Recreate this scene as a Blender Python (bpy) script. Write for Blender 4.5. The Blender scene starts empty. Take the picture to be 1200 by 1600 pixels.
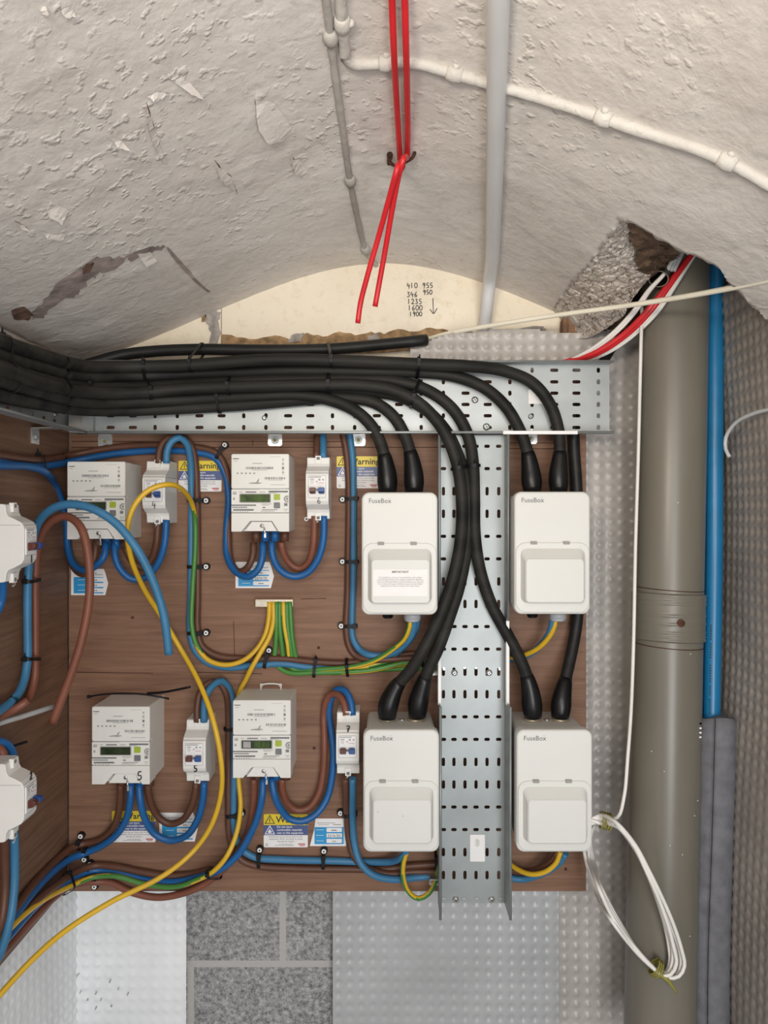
import bpy, bmesh, math, random
from mathutils import Vector, Matrix, noise
random.seed(7)
PI = math.pi
SC = bpy.context.scene
COL = SC.collection

# ------------------------------------------------------------------ camera
ZC = 1.5                      # camera height
cam_d = bpy.data.cameras.new('camera'); cam = bpy.data.objects.new('camera', cam_d); COL.objects.link(cam)
cam.location = (0, 0, ZC); cam.rotation_euler = (PI/2, 0, 0)
cam_d.sensor_fit = 'VERTICAL'; cam_d.sensor_height = 32; cam_d.sensor_width = 24; cam_d.lens = 24
cam_d.clip_start = 0.02
SC.camera = cam
# ------------------------------------------------------------------ light
SC.view_settings.view_transform = 'Standard'; SC.view_settings.look = 'None'
SC.view_settings.gamma = 1; SC.view_settings.use_curve_mapping = False
SC.view_settings.exposure = -0.16
w = bpy.data.worlds.new('world'); SC.world = w; w.use_nodes = True
bg = w.node_tree.nodes['Background']; bg.inputs['Color'].default_value = (0.93, 0.96, 1.0, 1); bg.inputs['Strength'].default_value = 0.55
def area(name, loc, target, size, power, color):
    l = bpy.data.lights.new(name, 'AREA'); l.shape = 'RECTANGLE'; l.size = size[0]; l.size_y = size[1]; l.energy = power; l.color = color
    o = bpy.data.objects.new(name, l); COL.objects.link(o); o.location = loc
    o.rotation_euler = (Vector(target) - Vector(loc)).to_track_quat('-Z', 'Y').to_euler()
    return o
area('doorway_daylight', (0.22, -0.85, ZC+0.0), (0.0, 1.2, ZC+0.05), (0.7, 1.3), 19, (1.0, 0.97, 0.94))
area('side_daylight', (0.42, -0.25, ZC-0.55), (-0.35, 1.2, ZC-0.6), (0.4, 0.5), 6.0, (0.90, 0.96, 1.0))
area('warm_vault_fill', (-0.22, -0.15, ZC+0.22), (0.26, 0.95, ZC+0.44), (0.25, 0.12), 1.5, (1.0, 0.90, 0.75)).data.spread = 1.5  # added warm fill brightening the right vault and lunette, not a known fitting

# ------------------------------------------------------------------ pixel helpers (image taken as 1200x1600, f = 1200)
def P(px, py, Y): return Vector(((px-600)/1200*Y, Y, ZC+(800-py)/1200*Y))
def proj(p): return (600+p.x/p.y*1200, 800-(p.z-ZC)/p.y*1200)
def shape(x):
    t = min(abs(x)/0.5, 1.0)
    return 0.5*(1+math.cos(PI*t))/2+0.5*(1-t**1.6)
def vault_z(x, y):
    c = 0.403+(1.25-y)*0.15
    return ZC+0.24+(c-0.24)*shape(x)
def rough_z(x, y):
    n = noise.fractal(Vector((x*9, y*9, 3.3)), 1.0, 2.1, 4)*0.0020+noise.noise(Vector((x*2.6, y*2.6, 1.0)))*0.005
    n += max(0, noise.noise(Vector((x*42, y*42, 5.5)))-0.25)*-0.003
    return n
def vault_r(x, y): return vault_z(x, y)+rough_z(x, y)*max(0.15, min(1, (1.26-y)/0.06))
def V(px, py, off=0.0):          # where the sight line of a pixel meets the vault
    lo, hi = 0.1, 1.6
    for _ in range(40):
        m = (lo+hi)/2; p = P(px, py, m)
        if p.z < vault_r(p.x, m): lo = m
        else: hi = m
    p = P(px, py, lo); return p+Vector((0, -0.55, -0.83))*off

# ------------------------------------------------------------------ materials
MATS = {}
def mat(name, col, rough=0.5, metal=0.0, var=0.08, scale=40, bump=0.0, bscale=None, stretch=(1, 1, 1), spec=0.5, col2=None, detail=6, coat=0.0, sss=0.0):
    m = bpy.data.materials.new(name); m.use_nodes = True; nt = m.node_tree; N = nt.nodes; L = nt.links
    b = N['Principled BSDF']; b.inputs['Roughness'].default_value = rough; b.inputs['Metallic'].default_value = metal
    b.inputs['Specular IOR Level'].default_value = spec; b.inputs['Coat Weight'].default_value = coat
    tc = N.new('ShaderNodeTexCoord'); mp = N.new('ShaderNodeMapping'); mp.inputs['Scale'].default_value = stretch
    L.new(tc.outputs['Object'], mp.inputs['Vector'])
    nz = N.new('ShaderNodeTexNoise'); nz.inputs['Scale'].default_value = scale; nz.inputs['Detail'].default_value = detail
    L.new(mp.outputs['Vector'], nz.inputs['Vector'])
    r = N.new('ShaderNodeValToRGB'); c2 = col2 or tuple(c*(1-var*2.5) for c in col); c1 = tuple(min(1, c*(1+var)) for c in col)
    r.color_ramp.elements[0].position = 0.3; r.color_ramp.elements[1].position = 0.7
    r.color_ramp.elements[0].color = (*c2, 1); r.color_ramp.elements[1].color = (*c1, 1)
    L.new(nz.outputs['Fac'], r.inputs['Fac']); L.new(r.outputs['Color'], b.inputs['Base Color'])
    if bump > 0:
        nb = N.new('ShaderNodeTexNoise'); nb.inputs['Scale'].default_value = bscale or scale*3; nb.inputs['Detail'].default_value = 8
        L.new(mp.outputs['Vector'], nb.inputs['Vector'])
        bp = N.new('ShaderNodeBump'); bp.inputs['Strength'].default_value = bump; bp.inputs['Distance'].default_value = 0.003
        L.new(nb.outputs['Fac'], bp.inputs['Height']); L.new(bp.outputs['Normal'], b.inputs['Normal'])
    MATS[name] = m; return m

def plaster_mat(name, c1, c2, c3, bump):
    m = bpy.data.materials.new(name); m.use_nodes = True; nt = m.node_tree; N = nt.nodes; L = nt.links
    b = N['Principled BSDF']; b.inputs['Roughness'].default_value = 0.62; b.inputs['Specular IOR Level'].default_value = 0.35
    tc = N.new('ShaderNodeTexCoord')
    n1 = N.new('ShaderNodeTexNoise'); n1.inputs['Scale'].default_value = 3.2; n1.inputs['Detail'].default_value = 9; n1.inputs['Roughness'].default_value = 0.6
    n2 = N.new('ShaderNodeTexNoise'); n2.inputs['Scale'].default_value = 60; n2.inputs['Detail'].default_value = 6; n2.inputs['Roughness'].default_value = 0.7
    for n in (n1, n2): L.new(tc.outputs['Object'], n.inputs['Vector'])
    r1 = N.new('ShaderNodeValToRGB'); r1.color_ramp.elements[0].position = 0.33; r1.color_ramp.elements[1].position = 0.66
    r1.color_ramp.elements[0].color = (*c1, 1); r1.color_ramp.elements[1].color = (*c2, 1)
    L.new(n1.outputs['Fac'], r1.inputs['Fac'])
    r2 = N.new('ShaderNodeValToRGB'); r2.color_ramp.elements[0].position = 0.30; r2.color_ramp.elements[1].position = 0.46
    r2.color_ramp.elements[0].color = (*c3, 1); r2.color_ramp.elements[1].color = (1, 1, 1, 1)
    L.new(n2.outputs['Fac'], r2.inputs['Fac'])
    mx = N.new('ShaderNodeMix'); mx.data_type = 'RGBA'; mx.blend_type = 'MULTIPLY'; mx.inputs['Factor'].default_value = 0.35
    L.new(r1.outputs['Color'], mx.inputs[6]); L.new(r2.outputs['Color'], mx.inputs[7]); L.new(mx.outputs[2], b.inputs['Base Color'])
    # blistered, brushed paint
    n3 = N.new('ShaderNodeTexNoise'); n3.inputs['Scale'].default_value = 95; n3.inputs['Detail'].default_value = 5
    n4 = N.new('ShaderNodeTexNoise'); n4.inputs['Scale'].default_value = 22; n4.inputs['Detail'].default_value = 7; n4.inputs['Distortion'].default_value = 0.6
    for n in (n3, n4): L.new(tc.outputs['Object'], n.inputs['Vector'])
    pr = N.new('ShaderNodeMapRange'); pr.interpolation_type = 'SMOOTHSTEP'; pr.inputs['From Min'].default_value = 0.54; pr.inputs['From Max'].default_value = 0.74; pr.inputs['To Max'].default_value = 1.3
    n5 = N.new('ShaderNodeTexNoise'); n5.inputs['Scale'].default_value = 75; n5.inputs['Detail'].default_value = 2; L.new(tc.outputs['Object'], n5.inputs['Vector'])
    L.new(n5.outputs['Fac'], pr.inputs['Value'])
    a0 = N.new('ShaderNodeMath'); a0.operation = 'MULTIPLY_ADD'; a0.inputs[1].default_value = 0.6; n6 = N.new('ShaderNodeTexNoise'); n6.inputs['Scale'].default_value = 4.5; n6.inputs['Detail'].default_value = 3; L.new(tc.outputs['Object'], n6.inputs['Vector'])
    mr = N.new('ShaderNodeMapRange'); mr.inputs['From Min'].default_value = 0.42; mr.inputs['From Max'].default_value = 0.68; mr.inputs['To Max'].default_value = 0.9; L.new(n6.outputs['Fac'], mr.inputs['Value'])
    mm = N.new('ShaderNodeMath'); mm.operation = 'MULTIPLY'; L.new(pr.outputs[0], mm.inputs[0]); L.new(mr.outputs[0], mm.inputs[1])
    L.new(n3.outputs['Fac'], a0.inputs[0]); L.new(mm.outputs[0], a0.inputs[2])
    a = N.new('ShaderNodeMath'); a.operation = 'MULTIPLY_ADD'; a.inputs[1].default_value = 1.3
    L.new(n4.outputs['Fac'], a.inputs[0]); L.new(a0.outputs[0], a.inputs[2])
    bp = N.new('ShaderNodeBump'); bp.inputs['Strength'].default_value = bump; bp.inputs['Distance'].default_value = 0.004
    L.new(a.outputs[0], bp.inputs['Height']); L.new(bp.outputs['Normal'], b.inputs['Normal'])
    MATS[name] = m; return m

def block_mat():
    m = bpy.data.materials.new('concrete_blocks'); m.use_nodes = True; nt = m.node_tree; N = nt.nodes; L = nt.links
    b = N['Principled BSDF']; b.inputs['Roughness'].default_value = 0.9
    tc = N.new('ShaderNodeTexCoord'); sp = N.new('ShaderNodeSeparateXYZ'); cb = N.new('ShaderNodeCombineXYZ')
    L.new(tc.outputs['Object'], sp.inputs[0]); L.new(sp.outputs['X'], cb.inputs[0]); L.new(sp.outputs['Z'], cb.inputs[1])
    mp = N.new('ShaderNodeMapping'); mp.inputs['Location'].default_value = (0.165, 0.2116, 0); L.new(cb.outputs[0], mp.inputs['Vector'])
    br = N.new('ShaderNodeTexBrick'); br.inputs['Scale'].default_value = 1.0; br.inputs['Brick Width'].default_value = 0.30; br.inputs['Row Height'].default_value = 0.195
    br.inputs['Mortar Size'].default_value = 0.006; br.inputs['Mortar Smooth'].default_value = 0.2; br.offset = 0.5
    L.new(mp.outputs[0], br.inputs['Vector'])
    nz = N.new('ShaderNodeTexNoise'); nz.inputs['Scale'].default_value = 165; nz.inputs['Detail'].default_value = 9; nz.inputs['Roughness'].default_value = 0.75
    L.new(tc.outputs['Object'], nz.inputs['Vector'])
    r = N.new('ShaderNodeValToRGB'); r.color_ramp.elements[0].position = 0.36; r.color_ramp.elements[1].position = 0.66
    r.color_ramp.elements[0].color = (0.13, 0.13, 0.135, 1); r.color_ramp.elements[1].color = (0.62, 0.61, 0.61, 1)
    L.new(nz.outputs['Fac'], r.inputs['Fac'])
    L.new(r.outputs['Color'], br.inputs['Color1']); L.new(r.outputs['Color'], br.inputs['Color2']); br.inputs['Mortar'].default_value = (0.55, 0.53, 0.51, 1)
    L.new(br.outputs['Color'], b.inputs['Base Color'])
    bp = N.new('ShaderNodeBump'); bp.inputs['Strength'].default_value = 0.8; bp.inputs['Distance'].default_value = 0.004
    L.new(nz.outputs['Fac'], bp.inputs['Height']); L.new(bp.outputs['Normal'], b.inputs['Normal'])
    MATS['blocks'] = m

def wood_mat(name, c1, c2, c3):
    m = bpy.data.materials.new(name); m.use_nodes = True; nt = m.node_tree; N = nt.nodes; L = nt.links
    b = N['Principled BSDF']; b.inputs['Roughness'].default_value = 0.55; b.inputs['Specular IOR Level'].default_value = 0.3
    tc = N.new('ShaderNodeTexCoord'); mp = N.new('ShaderNodeMapping'); mp.inputs['Scale'].default_value = (2.2, 2.2, 42); L.new(tc.outputs['Object'], mp.inputs['Vector'])
    n1 = N.new('ShaderNodeTexNoise'); n1.inputs['Scale'].default_value = 3; n1.inputs['Detail'].default_value = 10; n1.inputs['Roughness'].default_value = 0.65; n1.inputs['Distortion'].default_value = 0.7
    L.new(mp.outputs[0], n1.inputs['Vector'])
    r = N.new('ShaderNodeValToRGB'); r.color_ramp.elements[0].position = 0.3; r.color_ramp.elements[1].position = 0.72
    r.color_ramp.elements[0].color = (*c1, 1); r.color_ramp.elements[1].color = (*c2, 1); L.new(n1.outputs['Fac'], r.inputs['Fac'])
    n2 = N.new('ShaderNodeTexNoise'); n2.inputs['Scale'].default_value = 5; n2.inputs['Detail'].default_value = 5; L.new(tc.outputs['Object'], n2.inputs['Vector'])
    r2 = N.new('ShaderNodeValToRGB'); r2.color_ramp.elements[0].position = 0.35; r2.color_ramp.elements[1].position = 0.65
    r2.color_ramp.elements[0].color = (*c3, 1); r2.color_ramp.elements[1].color = (1, 1, 1, 1); L.new(n2.outputs['Fac'], r2.inputs['Fac'])
    mx = N.new('ShaderNodeMix'); mx.data_type = 'RGBA'; mx.blend_type = 'MULTIPLY'; mx.inputs['Factor'].default_value = 0.5
    L.new(r.outputs['Color'], mx.inputs[6]); L.new(r2.outputs['Color'], mx.inputs[7]); L.new(mx.outputs[2], b.inputs['Base Color'])
    bp = N.new('ShaderNodeBump'); bp.inputs['Strength'].default_value = 0.25; bp.inputs['Distance'].default_value = 0.001
    L.new(n1.outputs['Fac'], bp.inputs['Height']); L.new(bp.outputs['Normal'], b.inputs['Normal'])
    MATS[name] = m

plaster_mat('vault_paint', (0.615, 0.56, 0.512), (0.78, 0.742, 0.70), (0.62, 0.57, 0.53), 0.42)
plaster_mat('conduit_paint', (0.52, 0.49, 0.45), (0.64, 0.615, 0.575), (0.7, 0.65, 0.6), 0.5)
plaster_mat('worn_conduit', (0.30, 0.275, 0.25), (0.56, 0.53, 0.49), (0.5, 0.46, 0.42), 0.5)
plaster_mat('cream_paint', (0.80, 0.70, 0.54), (0.88, 0.80, 0.66), (0.72, 0.62, 0.5), 0.25)
plaster_mat('cracked_mortar', (0.55, 0.49, 0.43), (0.74, 0.69, 0.63), (0.35, 0.3, 0.26), 0.6)
def add_cracks(name, scale, col):
    m = MATS[name]; nt = m.node_tree; N = nt.nodes; L = nt.links; b = N['Principled BSDF']
    tc = N.new('ShaderNodeTexCoord'); nz = N.new('ShaderNodeTexNoise'); nz.inputs['Scale'].default_value = 28; L.new(tc.outputs['Object'], nz.inputs['Vector'])
    ad = N.new('ShaderNodeMix'); ad.data_type = 'RGBA'; ad.blend_type = 'LINEAR_LIGHT'; ad.inputs['Factor'].default_value = 0.05; L.new(tc.outputs['Object'], ad.inputs[6]); L.new(nz.outputs['Color'], ad.inputs[7])
    vo = N.new('ShaderNodeTexVoronoi'); vo.feature = 'DISTANCE_TO_EDGE'; vo.inputs['Scale'].default_value = scale; L.new(ad.outputs[2], vo.inputs['Vector'])
    r = N.new('ShaderNodeValToRGB'); r.color_ramp.elements[0].position = 0.012; r.color_ramp.elements[1].position = 0.06; r.color_ramp.elements[0].color = (*col, 1); r.color_ramp.elements[1].color = (1, 1, 1, 1); L.new(vo.outputs['Distance'], r.inputs['Fac'])
    src = b.inputs['Base Color'].links[0].from_socket; mx = N.new('ShaderNodeMix'); mx.data_type = 'RGBA'; mx.blend_type = 'MULTIPLY'; mx.inputs['Factor'].default_value = 1
    L.new(src, mx.inputs[6]); L.new(r.outputs['Color'], mx.inputs[7]); L.new(mx.outputs[2], b.inputs['Base Color'])
add_cracks('cracked_mortar', 48, (0.36, 0.28, 0.22))
block_mat()
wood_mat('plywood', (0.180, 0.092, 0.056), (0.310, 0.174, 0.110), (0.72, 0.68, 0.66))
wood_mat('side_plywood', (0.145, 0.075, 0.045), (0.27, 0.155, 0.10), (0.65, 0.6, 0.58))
mat('floor_concrete', (0.3, 0.29, 0.28), 0.9, scale=8)
mat('brown_crumble', (0.42, 0.27, 0.14), 0.95, var=0.25, scale=70, bump=0.8, bscale=120)
mat('grey_crumble', (0.42, 0.38, 0.35), 0.95, var=0.2, scale=70, bump=0.6, bscale=120)
mat('bare_plaster', (0.36, 0.29, 0.27), 0.95, var=0.2, scale=45, bump=0.5, bscale=90)
mat('bare_brick', (0.20, 0.115, 0.08), 0.95, var=0.3, scale=60, bump=0.6)
mat('cavity_earth', (0.17, 0.105, 0.065), 1.0, var=0.3, scale=60, bump=1.0, bscale=150)
mat('membrane', (0.50, 0.465, 0.435), 0.33, var=0.10, scale=9, spec=0.5)
mat('membrane_white', (0.87, 0.885, 0.90), 0.33, var=0.05, scale=9, spec=0.5)
mat('membrane_shaded', (0.36, 0.325, 0.295), 0.4, var=0.12, scale=7, spec=0.5)  # membrane copy for the right wall, with its shade put into the colour
mat('membrane_grey', (0.46, 0.465, 0.475), 0.33, var=0.07, scale=7, spec=0.5)
mat('galvanised', (0.43, 0.455, 0.455), 0.46, 0.5, var=0.08, scale=14)
mat('galvanised_dull', (0.36, 0.385, 0.385), 0.46, 0.5, var=0.08, scale=10)
mat('bright_steel', (0.72, 0.72, 0.71), 0.3, 0.85, var=0.05)
mat('black_rubber', (0.014, 0.0135, 0.013), 0.5, var=0.35, scale=55, stretch=(0.25, 1, 1), bump=0.2, bscale=90, col2=(0.008, 0.008, 0.008), spec=0.35)
mat('dusty_rubber', (0.022, 0.0205, 0.018), 0.58, var=0.45, scale=38, stretch=(0.16, 1, 1), bump=0.3, bscale=90, col2=(0.008, 0.0078, 0.0075), detail=9, spec=0.22)
mat('boot_rubber', (0.008, 0.008, 0.009), 0.34, var=0.2, scale=30, bump=0.2, bscale=50, spec=0.4)
mat('tie_black', (0.006, 0.006, 0.007), 0.5, spec=0.3)
mat('blue_pvc', (0.014, 0.115, 0.33), 0.40, var=0.06, scale=20, spec=0.4)
mat('pale_blue_pvc', (0.050, 0.195, 0.36), 0.45, var=0.06, scale=20, spec=0.4)
mat('brown_pvc', (0.120, 0.050, 0.029), 0.45, var=0.08, scale=20, spec=0.4)
mat('red_brown_pvc', (0.215, 0.075, 0.045), 0.45, var=0.08, scale=20, spec=0.4)
mat('yellow_pvc', (0.72, 0.44, 0.025), 0.4, var=0.05, scale=20)
mat('green_pvc', (0.07, 0.24, 0.045), 0.4, var=0.06, scale=20)
mat('red_pvc', (0.62, 0.018, 0.025), 0.38, var=0.05, scale=20)
mat('white_pvc', (0.80, 0.77, 0.73), 0.42, var=0.04, scale=20)
mat('cream_pvc', (0.80, 0.75, 0.62), 0.42, var=0.04, scale=20)
mat('grey_pvc', (0.50, 0.51, 0.52), 0.4, var=0.04, scale=10)
mat('pale_conduit', (0.62, 0.62, 0.62), 0.38, var=0.05, scale=6)
mat('soil_pipe', (0.185, 0.168, 0.135), 0.33, var=0.08, scale=9, stretch=(1, 1, 0.3), bump=0.05)
mat('water_pipe', (0.010, 0.165, 0.36), 0.32, var=0.04)
mat('foam', (0.165, 0.165, 0.18), 0.85, var=0.1, scale=60, bump=0.25, bscale=250)
mat('box_plastic', (0.69, 0.685, 0.65), 0.42, var=0.015, scale=6)
mat('box_side', (0.66, 0.65, 0.62), 0.45, var=0.02, scale=6)
mat('meter_plastic', (0.76, 0.745, 0.70), 0.42, var=0.02, scale=10)
mat('isolator_plastic', (0.77, 0.755, 0.72), 0.40, var=0.02, scale=10)
mat('paper_white', (0.84, 0.82, 0.81), 0.5, var=0.02)
mat('strip_white', (0.84, 0.83, 0.83), 0.4, var=0.02)
mat('label_yellow', (0.80, 0.60, 0.03), 0.4, var=0.03)
mat('label_navy', (0.065, 0.10, 0.26), 0.4, var=0.04)
mat('label_cyan', (0.02, 0.30, 0.62), 0.4, var=0.04)
mat('ink', (0.02, 0.02, 0.022), 0.6)
mat('ink_grey', (0.17, 0.17, 0.17), 0.6)
mat('ink_soft', (0.38, 0.37, 0.36), 0.6)
mat('ink_red', (0.5, 0.04, 0.03), 0.6)
mat('lcd', (0.030, 0.045, 0.020), 0.15, var=0.2, scale=70)
mat('lcd_green', (0.055, 0.10, 0.018), 0.15, var=0.3, scale=70)
mat('button_green', (0.38, 0.50, 0.03), 0.45)
mat('button_grey', (0.17, 0.17, 0.18), 0.45)
mat('toggle_brown', (0.12, 0.035, 0.025), 0.4)
mat('toggle_blue', (0.02, 0.08, 0.30), 0.4)
mat('seam', (0.33, 0.32, 0.30), 0.6)
mat('brass', (0.62, 0.54, 0.40), 0.35, 0.6, var=0.06)
mat('gland_grey', (0.46, 0.48, 0.51), 0.4, var=0.03)
mat('gold_tie', (0.27, 0.24, 0.05), 0.5, var=0.1, scale=80)
mat('timber', (0.28, 0.15, 0.08), 0.8, var=0.3, scale=30, stretch=(4, 4, 0.5), bump=0.4)
mat('rust', (0.10, 0.035, 0.02), 0.8, 0.2, var=0.3, scale=150)
mat('dust', (0.20, 0.155, 0.105), 0.9, var=0.3, scale=60, bump=0.4)
mat('tie_grey', (0.42, 0.42, 0.42), 0.45)
M = MATS

# ------------------------------------------------------------------ mesh builders
def two_ang(two, s):
    if not isinstance(two, list): return two[0]+two[1]*s*2*PI
    if s <= two[0][0]: return two[0][1]
    for (s0, v0), (s1, v1) in zip(two, two[1:]):
        if s <= s1: return v0+(v1-v0)*(s-s0)/(s1-s0)
    return two[-1][1]
class MB:
    def __init__(s): s.v = []; s.f = []; s.m = []; s.sm = []
    def add(s, verts, faces, mi=0, smooth=True):
        o = len(s.v); s.v += [tuple(v) for v in verts]
        for f in faces: s.f.append(tuple(i+o for i in f)); s.m.append(mi); s.sm.append(smooth)
    def box(s, c, d, mi=0, mtx=None):
        vs = []
        for x in (-.5, .5):
            for y in (-.5, .5):
                for z in (-.5, .5): vs.append(Vector((x*d[0], y*d[1], z*d[2])))
        if mtx: vs = [mtx @ v for v in vs]
        vs = [v+Vector(c) for v in vs]
        s.add(vs, [(0, 1, 3, 2), (4, 6, 7, 5), (0, 4, 5, 1), (2, 3, 7, 6), (0, 2, 6, 4), (1, 5, 7, 3)], mi, False)
    def quad(s, a, b, c, d, mi=0): s.add([a, b, c, d], [(0, 1, 2, 3)], mi, False)
    def rect(s, x, z, wd, h, y, mi=0):        # flat print centred at x,z facing -y
        s.add([(x-wd/2, y, z-h/2), (x+wd/2, y, z-h/2), (x+wd/2, y, z+h/2), (x-wd/2, y, z+h/2)], [(0, 1, 2, 3)], mi, False)
    def tube(s, pts, r, seg=10, mi=0, two=None, cap=True):
        n = len(pts); rr = r if isinstance(r, (list, tuple)) else [r]*n
        up = None; rings = []; L = 0
        for i in range(n):
            a = pts[max(i-1, 0)]; b = pts[min(i+1, n-1)]; t = (b-a)
            if t.length < 1e-9: t = Vector((0, 0, 1))
            t.normalize(); ref = Vector((0, -1, 0)); nn = ref-t*ref.dot(t)
            if nn.length < 0.25 and up is not None: nn = up-t*up.dot(t)
            if nn.length < 1e-4: nn = t.orthogonal()
            nn.normalize(); up = nn; bb = t.cross(nn)
            rings.append([pts[i]+(nn*math.cos(2*PI*k/seg)+bb*math.sin(2*PI*k/seg))*rr[i] for k in range(seg)])
        o = len(s.v)
        for rg in rings: s.v += [tuple(v) for v in rg]
        for i in range(n-1):
            if i: L += (pts[i]-pts[i-1]).length
            for k in range(seg):
                k2 = (k+1) % seg
                s.f.append((o+i*seg+k, o+i*seg+k2, o+(i+1)*seg+k2, o+(i+1)*seg+k)); s.sm.append(True)
                if two:
                    ang = (2*PI*(k+.5)/seg+two_ang(two, L)) % (2*PI)
                    s.m.append(0 if math.cos(ang) > -0.15 else 1)
                else: s.m.append(mi)
        if cap:
            for i, rv in ((0, True), (n-1, False)):
                f = tuple(o+i*seg+k for k in range(seg)); s.f.append(f[::-1] if rv else f); s.m.append(mi); s.sm.append(False)
    def cyl(s, a, b, r, seg=16, mi=0, r2=None): s.tube([Vector(a), Vector(b)], [r, r2 if r2 is not None else r], seg, mi)
    def loft(s, loops, mi=0, n=5, cap0=False, cap1=True, smooth=False):   # loops: (cx,cz,w,h,r,y)
        o = len(s.v); cnt = 4*(n+1)
        for (cx, cz, wd, h, r, y) in loops:
            r = min(r, wd/2-1e-5, h/2-1e-5)
            for q, (sx, sz) in enumerate(((1, -1), (1, 1), (-1, 1), (-1, -1))):
                for k in range(n+1):
                    a = -PI/2+q*PI/2+k/n*PI/2
                    s.v.append((cx+sx*(wd/2-r)+r*math.cos(a), y, cz+sz*(h/2-r)+r*math.sin(a)))
        for i in range(len(loops)-1):
            for k in range(cnt):
                k2 = (k+1) % cnt
                s.f.append((o+i*cnt+k, o+i*cnt+k2, o+(i+1)*cnt+k2, o+(i+1)*cnt+k)); s.m.append(mi); s.sm.append(smooth)
        if cap1: s.f.append(tuple(o+(len(loops)-1)*cnt+k for k in range(cnt))); s.m.append(mi); s.sm.append(False)
        if cap0: s.f.append(tuple(o+k for k in range(cnt))[::-1]); s.m.append(mi); s.sm.append(False)
    def prism(s, poly, y0, y1, mi=0):         # poly in x,z (counter-clockwise seen from -y), from y0 (front) to y1
        n = len(poly); o = len(s.v)
        s.v += [(x, y0, z) for x, z in poly]+[(x, y1, z) for x, z in poly]
        s.f.append(tuple(o+i for i in range(n))); s.f.append(tuple(o+n+i for i in range(n))[::-1])
        s.m += [mi]*2; s.sm += [False]*2
        for i in range(n):
            j = (i+1) % n; s.f.append((o+i, o+n+i, o+n+j, o+j)); s.m.append(mi); s.sm.append(False)
    def build(s, name, mats, parent=None, bevel=0, bseg=2, centre=True, auto=None):
        me = bpy.data.meshes.new(name); me.from_pydata(s.v, [], s.f)
        if not isinstance(mats, (list, tuple)): mats = [mats]
        for m in mats: me.materials.append(M[m])
        me.polygons.foreach_set('material_index', s.m); me.polygons.foreach_set('use_smooth', s.sm); me.update()
        o = bpy.data.objects.new(name, me); COL.objects.link(o)
        if parent is not None: o.parent = parent
        elif centre and s.v:
            xs, ys, zs = zip(*s.v); c = Vector(((min(xs)+max(xs))/2, (min(ys)+max(ys))/2, min(zs)))
            me.transform(Matrix.Translation(-c)); o.location = c
        if bevel:
            bm = bmesh.new(); bm.from_mesh(me); bmesh.ops.remove_doubles(bm, verts=bm.verts, dist=1e-6)
            ed = [e for e in bm.edges if len(e.link_faces) == 2 and e.calc_face_angle(0) > 0.5]
            bmesh.ops.bevel(bm, geom=ed, offset=bevel, segments=bseg, profile=0.5, affect='EDGES', clamp_overlap=True)
            bm.to_mesh(me); bm.free()
        return o

def tag(o, label=None, cat=None, group=None, kind=None):
    if label: o['label'] = label
    if cat: o['category'] = cat
    if group: o['group'] = group
    if kind: o['kind'] = kind
    return o
def thing(name, label, cat, loc, group=None, rotz=0):
    o = bpy.data.objects.new(name, None); COL.objects.link(o); o.location = loc; o.rotation_euler = (0, 0, rotz); o.empty_display_size = 0.02
    return tag(o, label, cat, group)
def cr(pts, step=0.006):                      # Catmull-Rom through points, resampled
    pts = [Vector(p) for p in pts]
    if len(pts) < 3:
        n = max(2, int((pts[1]-pts[0]).length/step)+1); return [pts[0].lerp(pts[1], i/(n-1)) for i in range(n)]
    out = []; e = [pts[0]*2-pts[1]]+pts+[pts[-1]*2-pts[-2]]
    for i in range(1, len(e)-2):
        p0, p1, p2, p3 = e[i-1:i+3]; n = max(2, int((p2-p1).length/step))
        t01 = max((p1-p0).length, 1e-5)**.5; t12 = max((p2-p1).length, 1e-5)**.5; t23 = max((p3-p2).length, 1e-5)**.5
        m1 = (p2-p1)+((p1-p0)/t01-(p2-p0)/(t01+t12))*t12; m2 = (p2-p1)+((p3-p2)/t23-(p3-p1)/(t12+t23))*t12
        for k in range(n):
            t = k/n; t2 = t*t; t3 = t2*t
            out.append(p1*(2*t3-3*t2+1)+m1*(t3-2*t2+t)+p2*(-2*t3+3*t2)+m2*(t3-t2))
    out.append(pts[-1]); return out
TXT = {}
def text_into(mb, body, size, x, z, y, mi=0, align='LEFT', bold=0.0, spacing=1.0, rot=0, sx=1.0):
    cu = bpy.data.curves.new('t', 'FONT'); cu.body = body; cu.size = size; cu.align_x = align; cu.resolution_u = 2; cu.offset = bold; cu.space_line = spacing
    ob = bpy.data.objects.new('t', cu); COL.objects.link(ob)
    dg = bpy.context.evaluated_depsgraph_get(); dg.update(); me = bpy.data.meshes.new_from_object(ob.evaluated_get(dg))
    c, s_ = math.cos(rot), math.sin(rot)
    vs = [(x+(v.co.x*sx*c-v.co.y*s_), y, z+(v.co.x*sx*s_+v.co.y*c)) for v in me.vertices]
    mb.add(vs, [tuple(p.vertices) for p in me.polygons], mi, False)
    bpy.data.objects.remove(ob); bpy.data.curves.remove(cu); bpy.data.meshes.remove(me)
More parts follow.
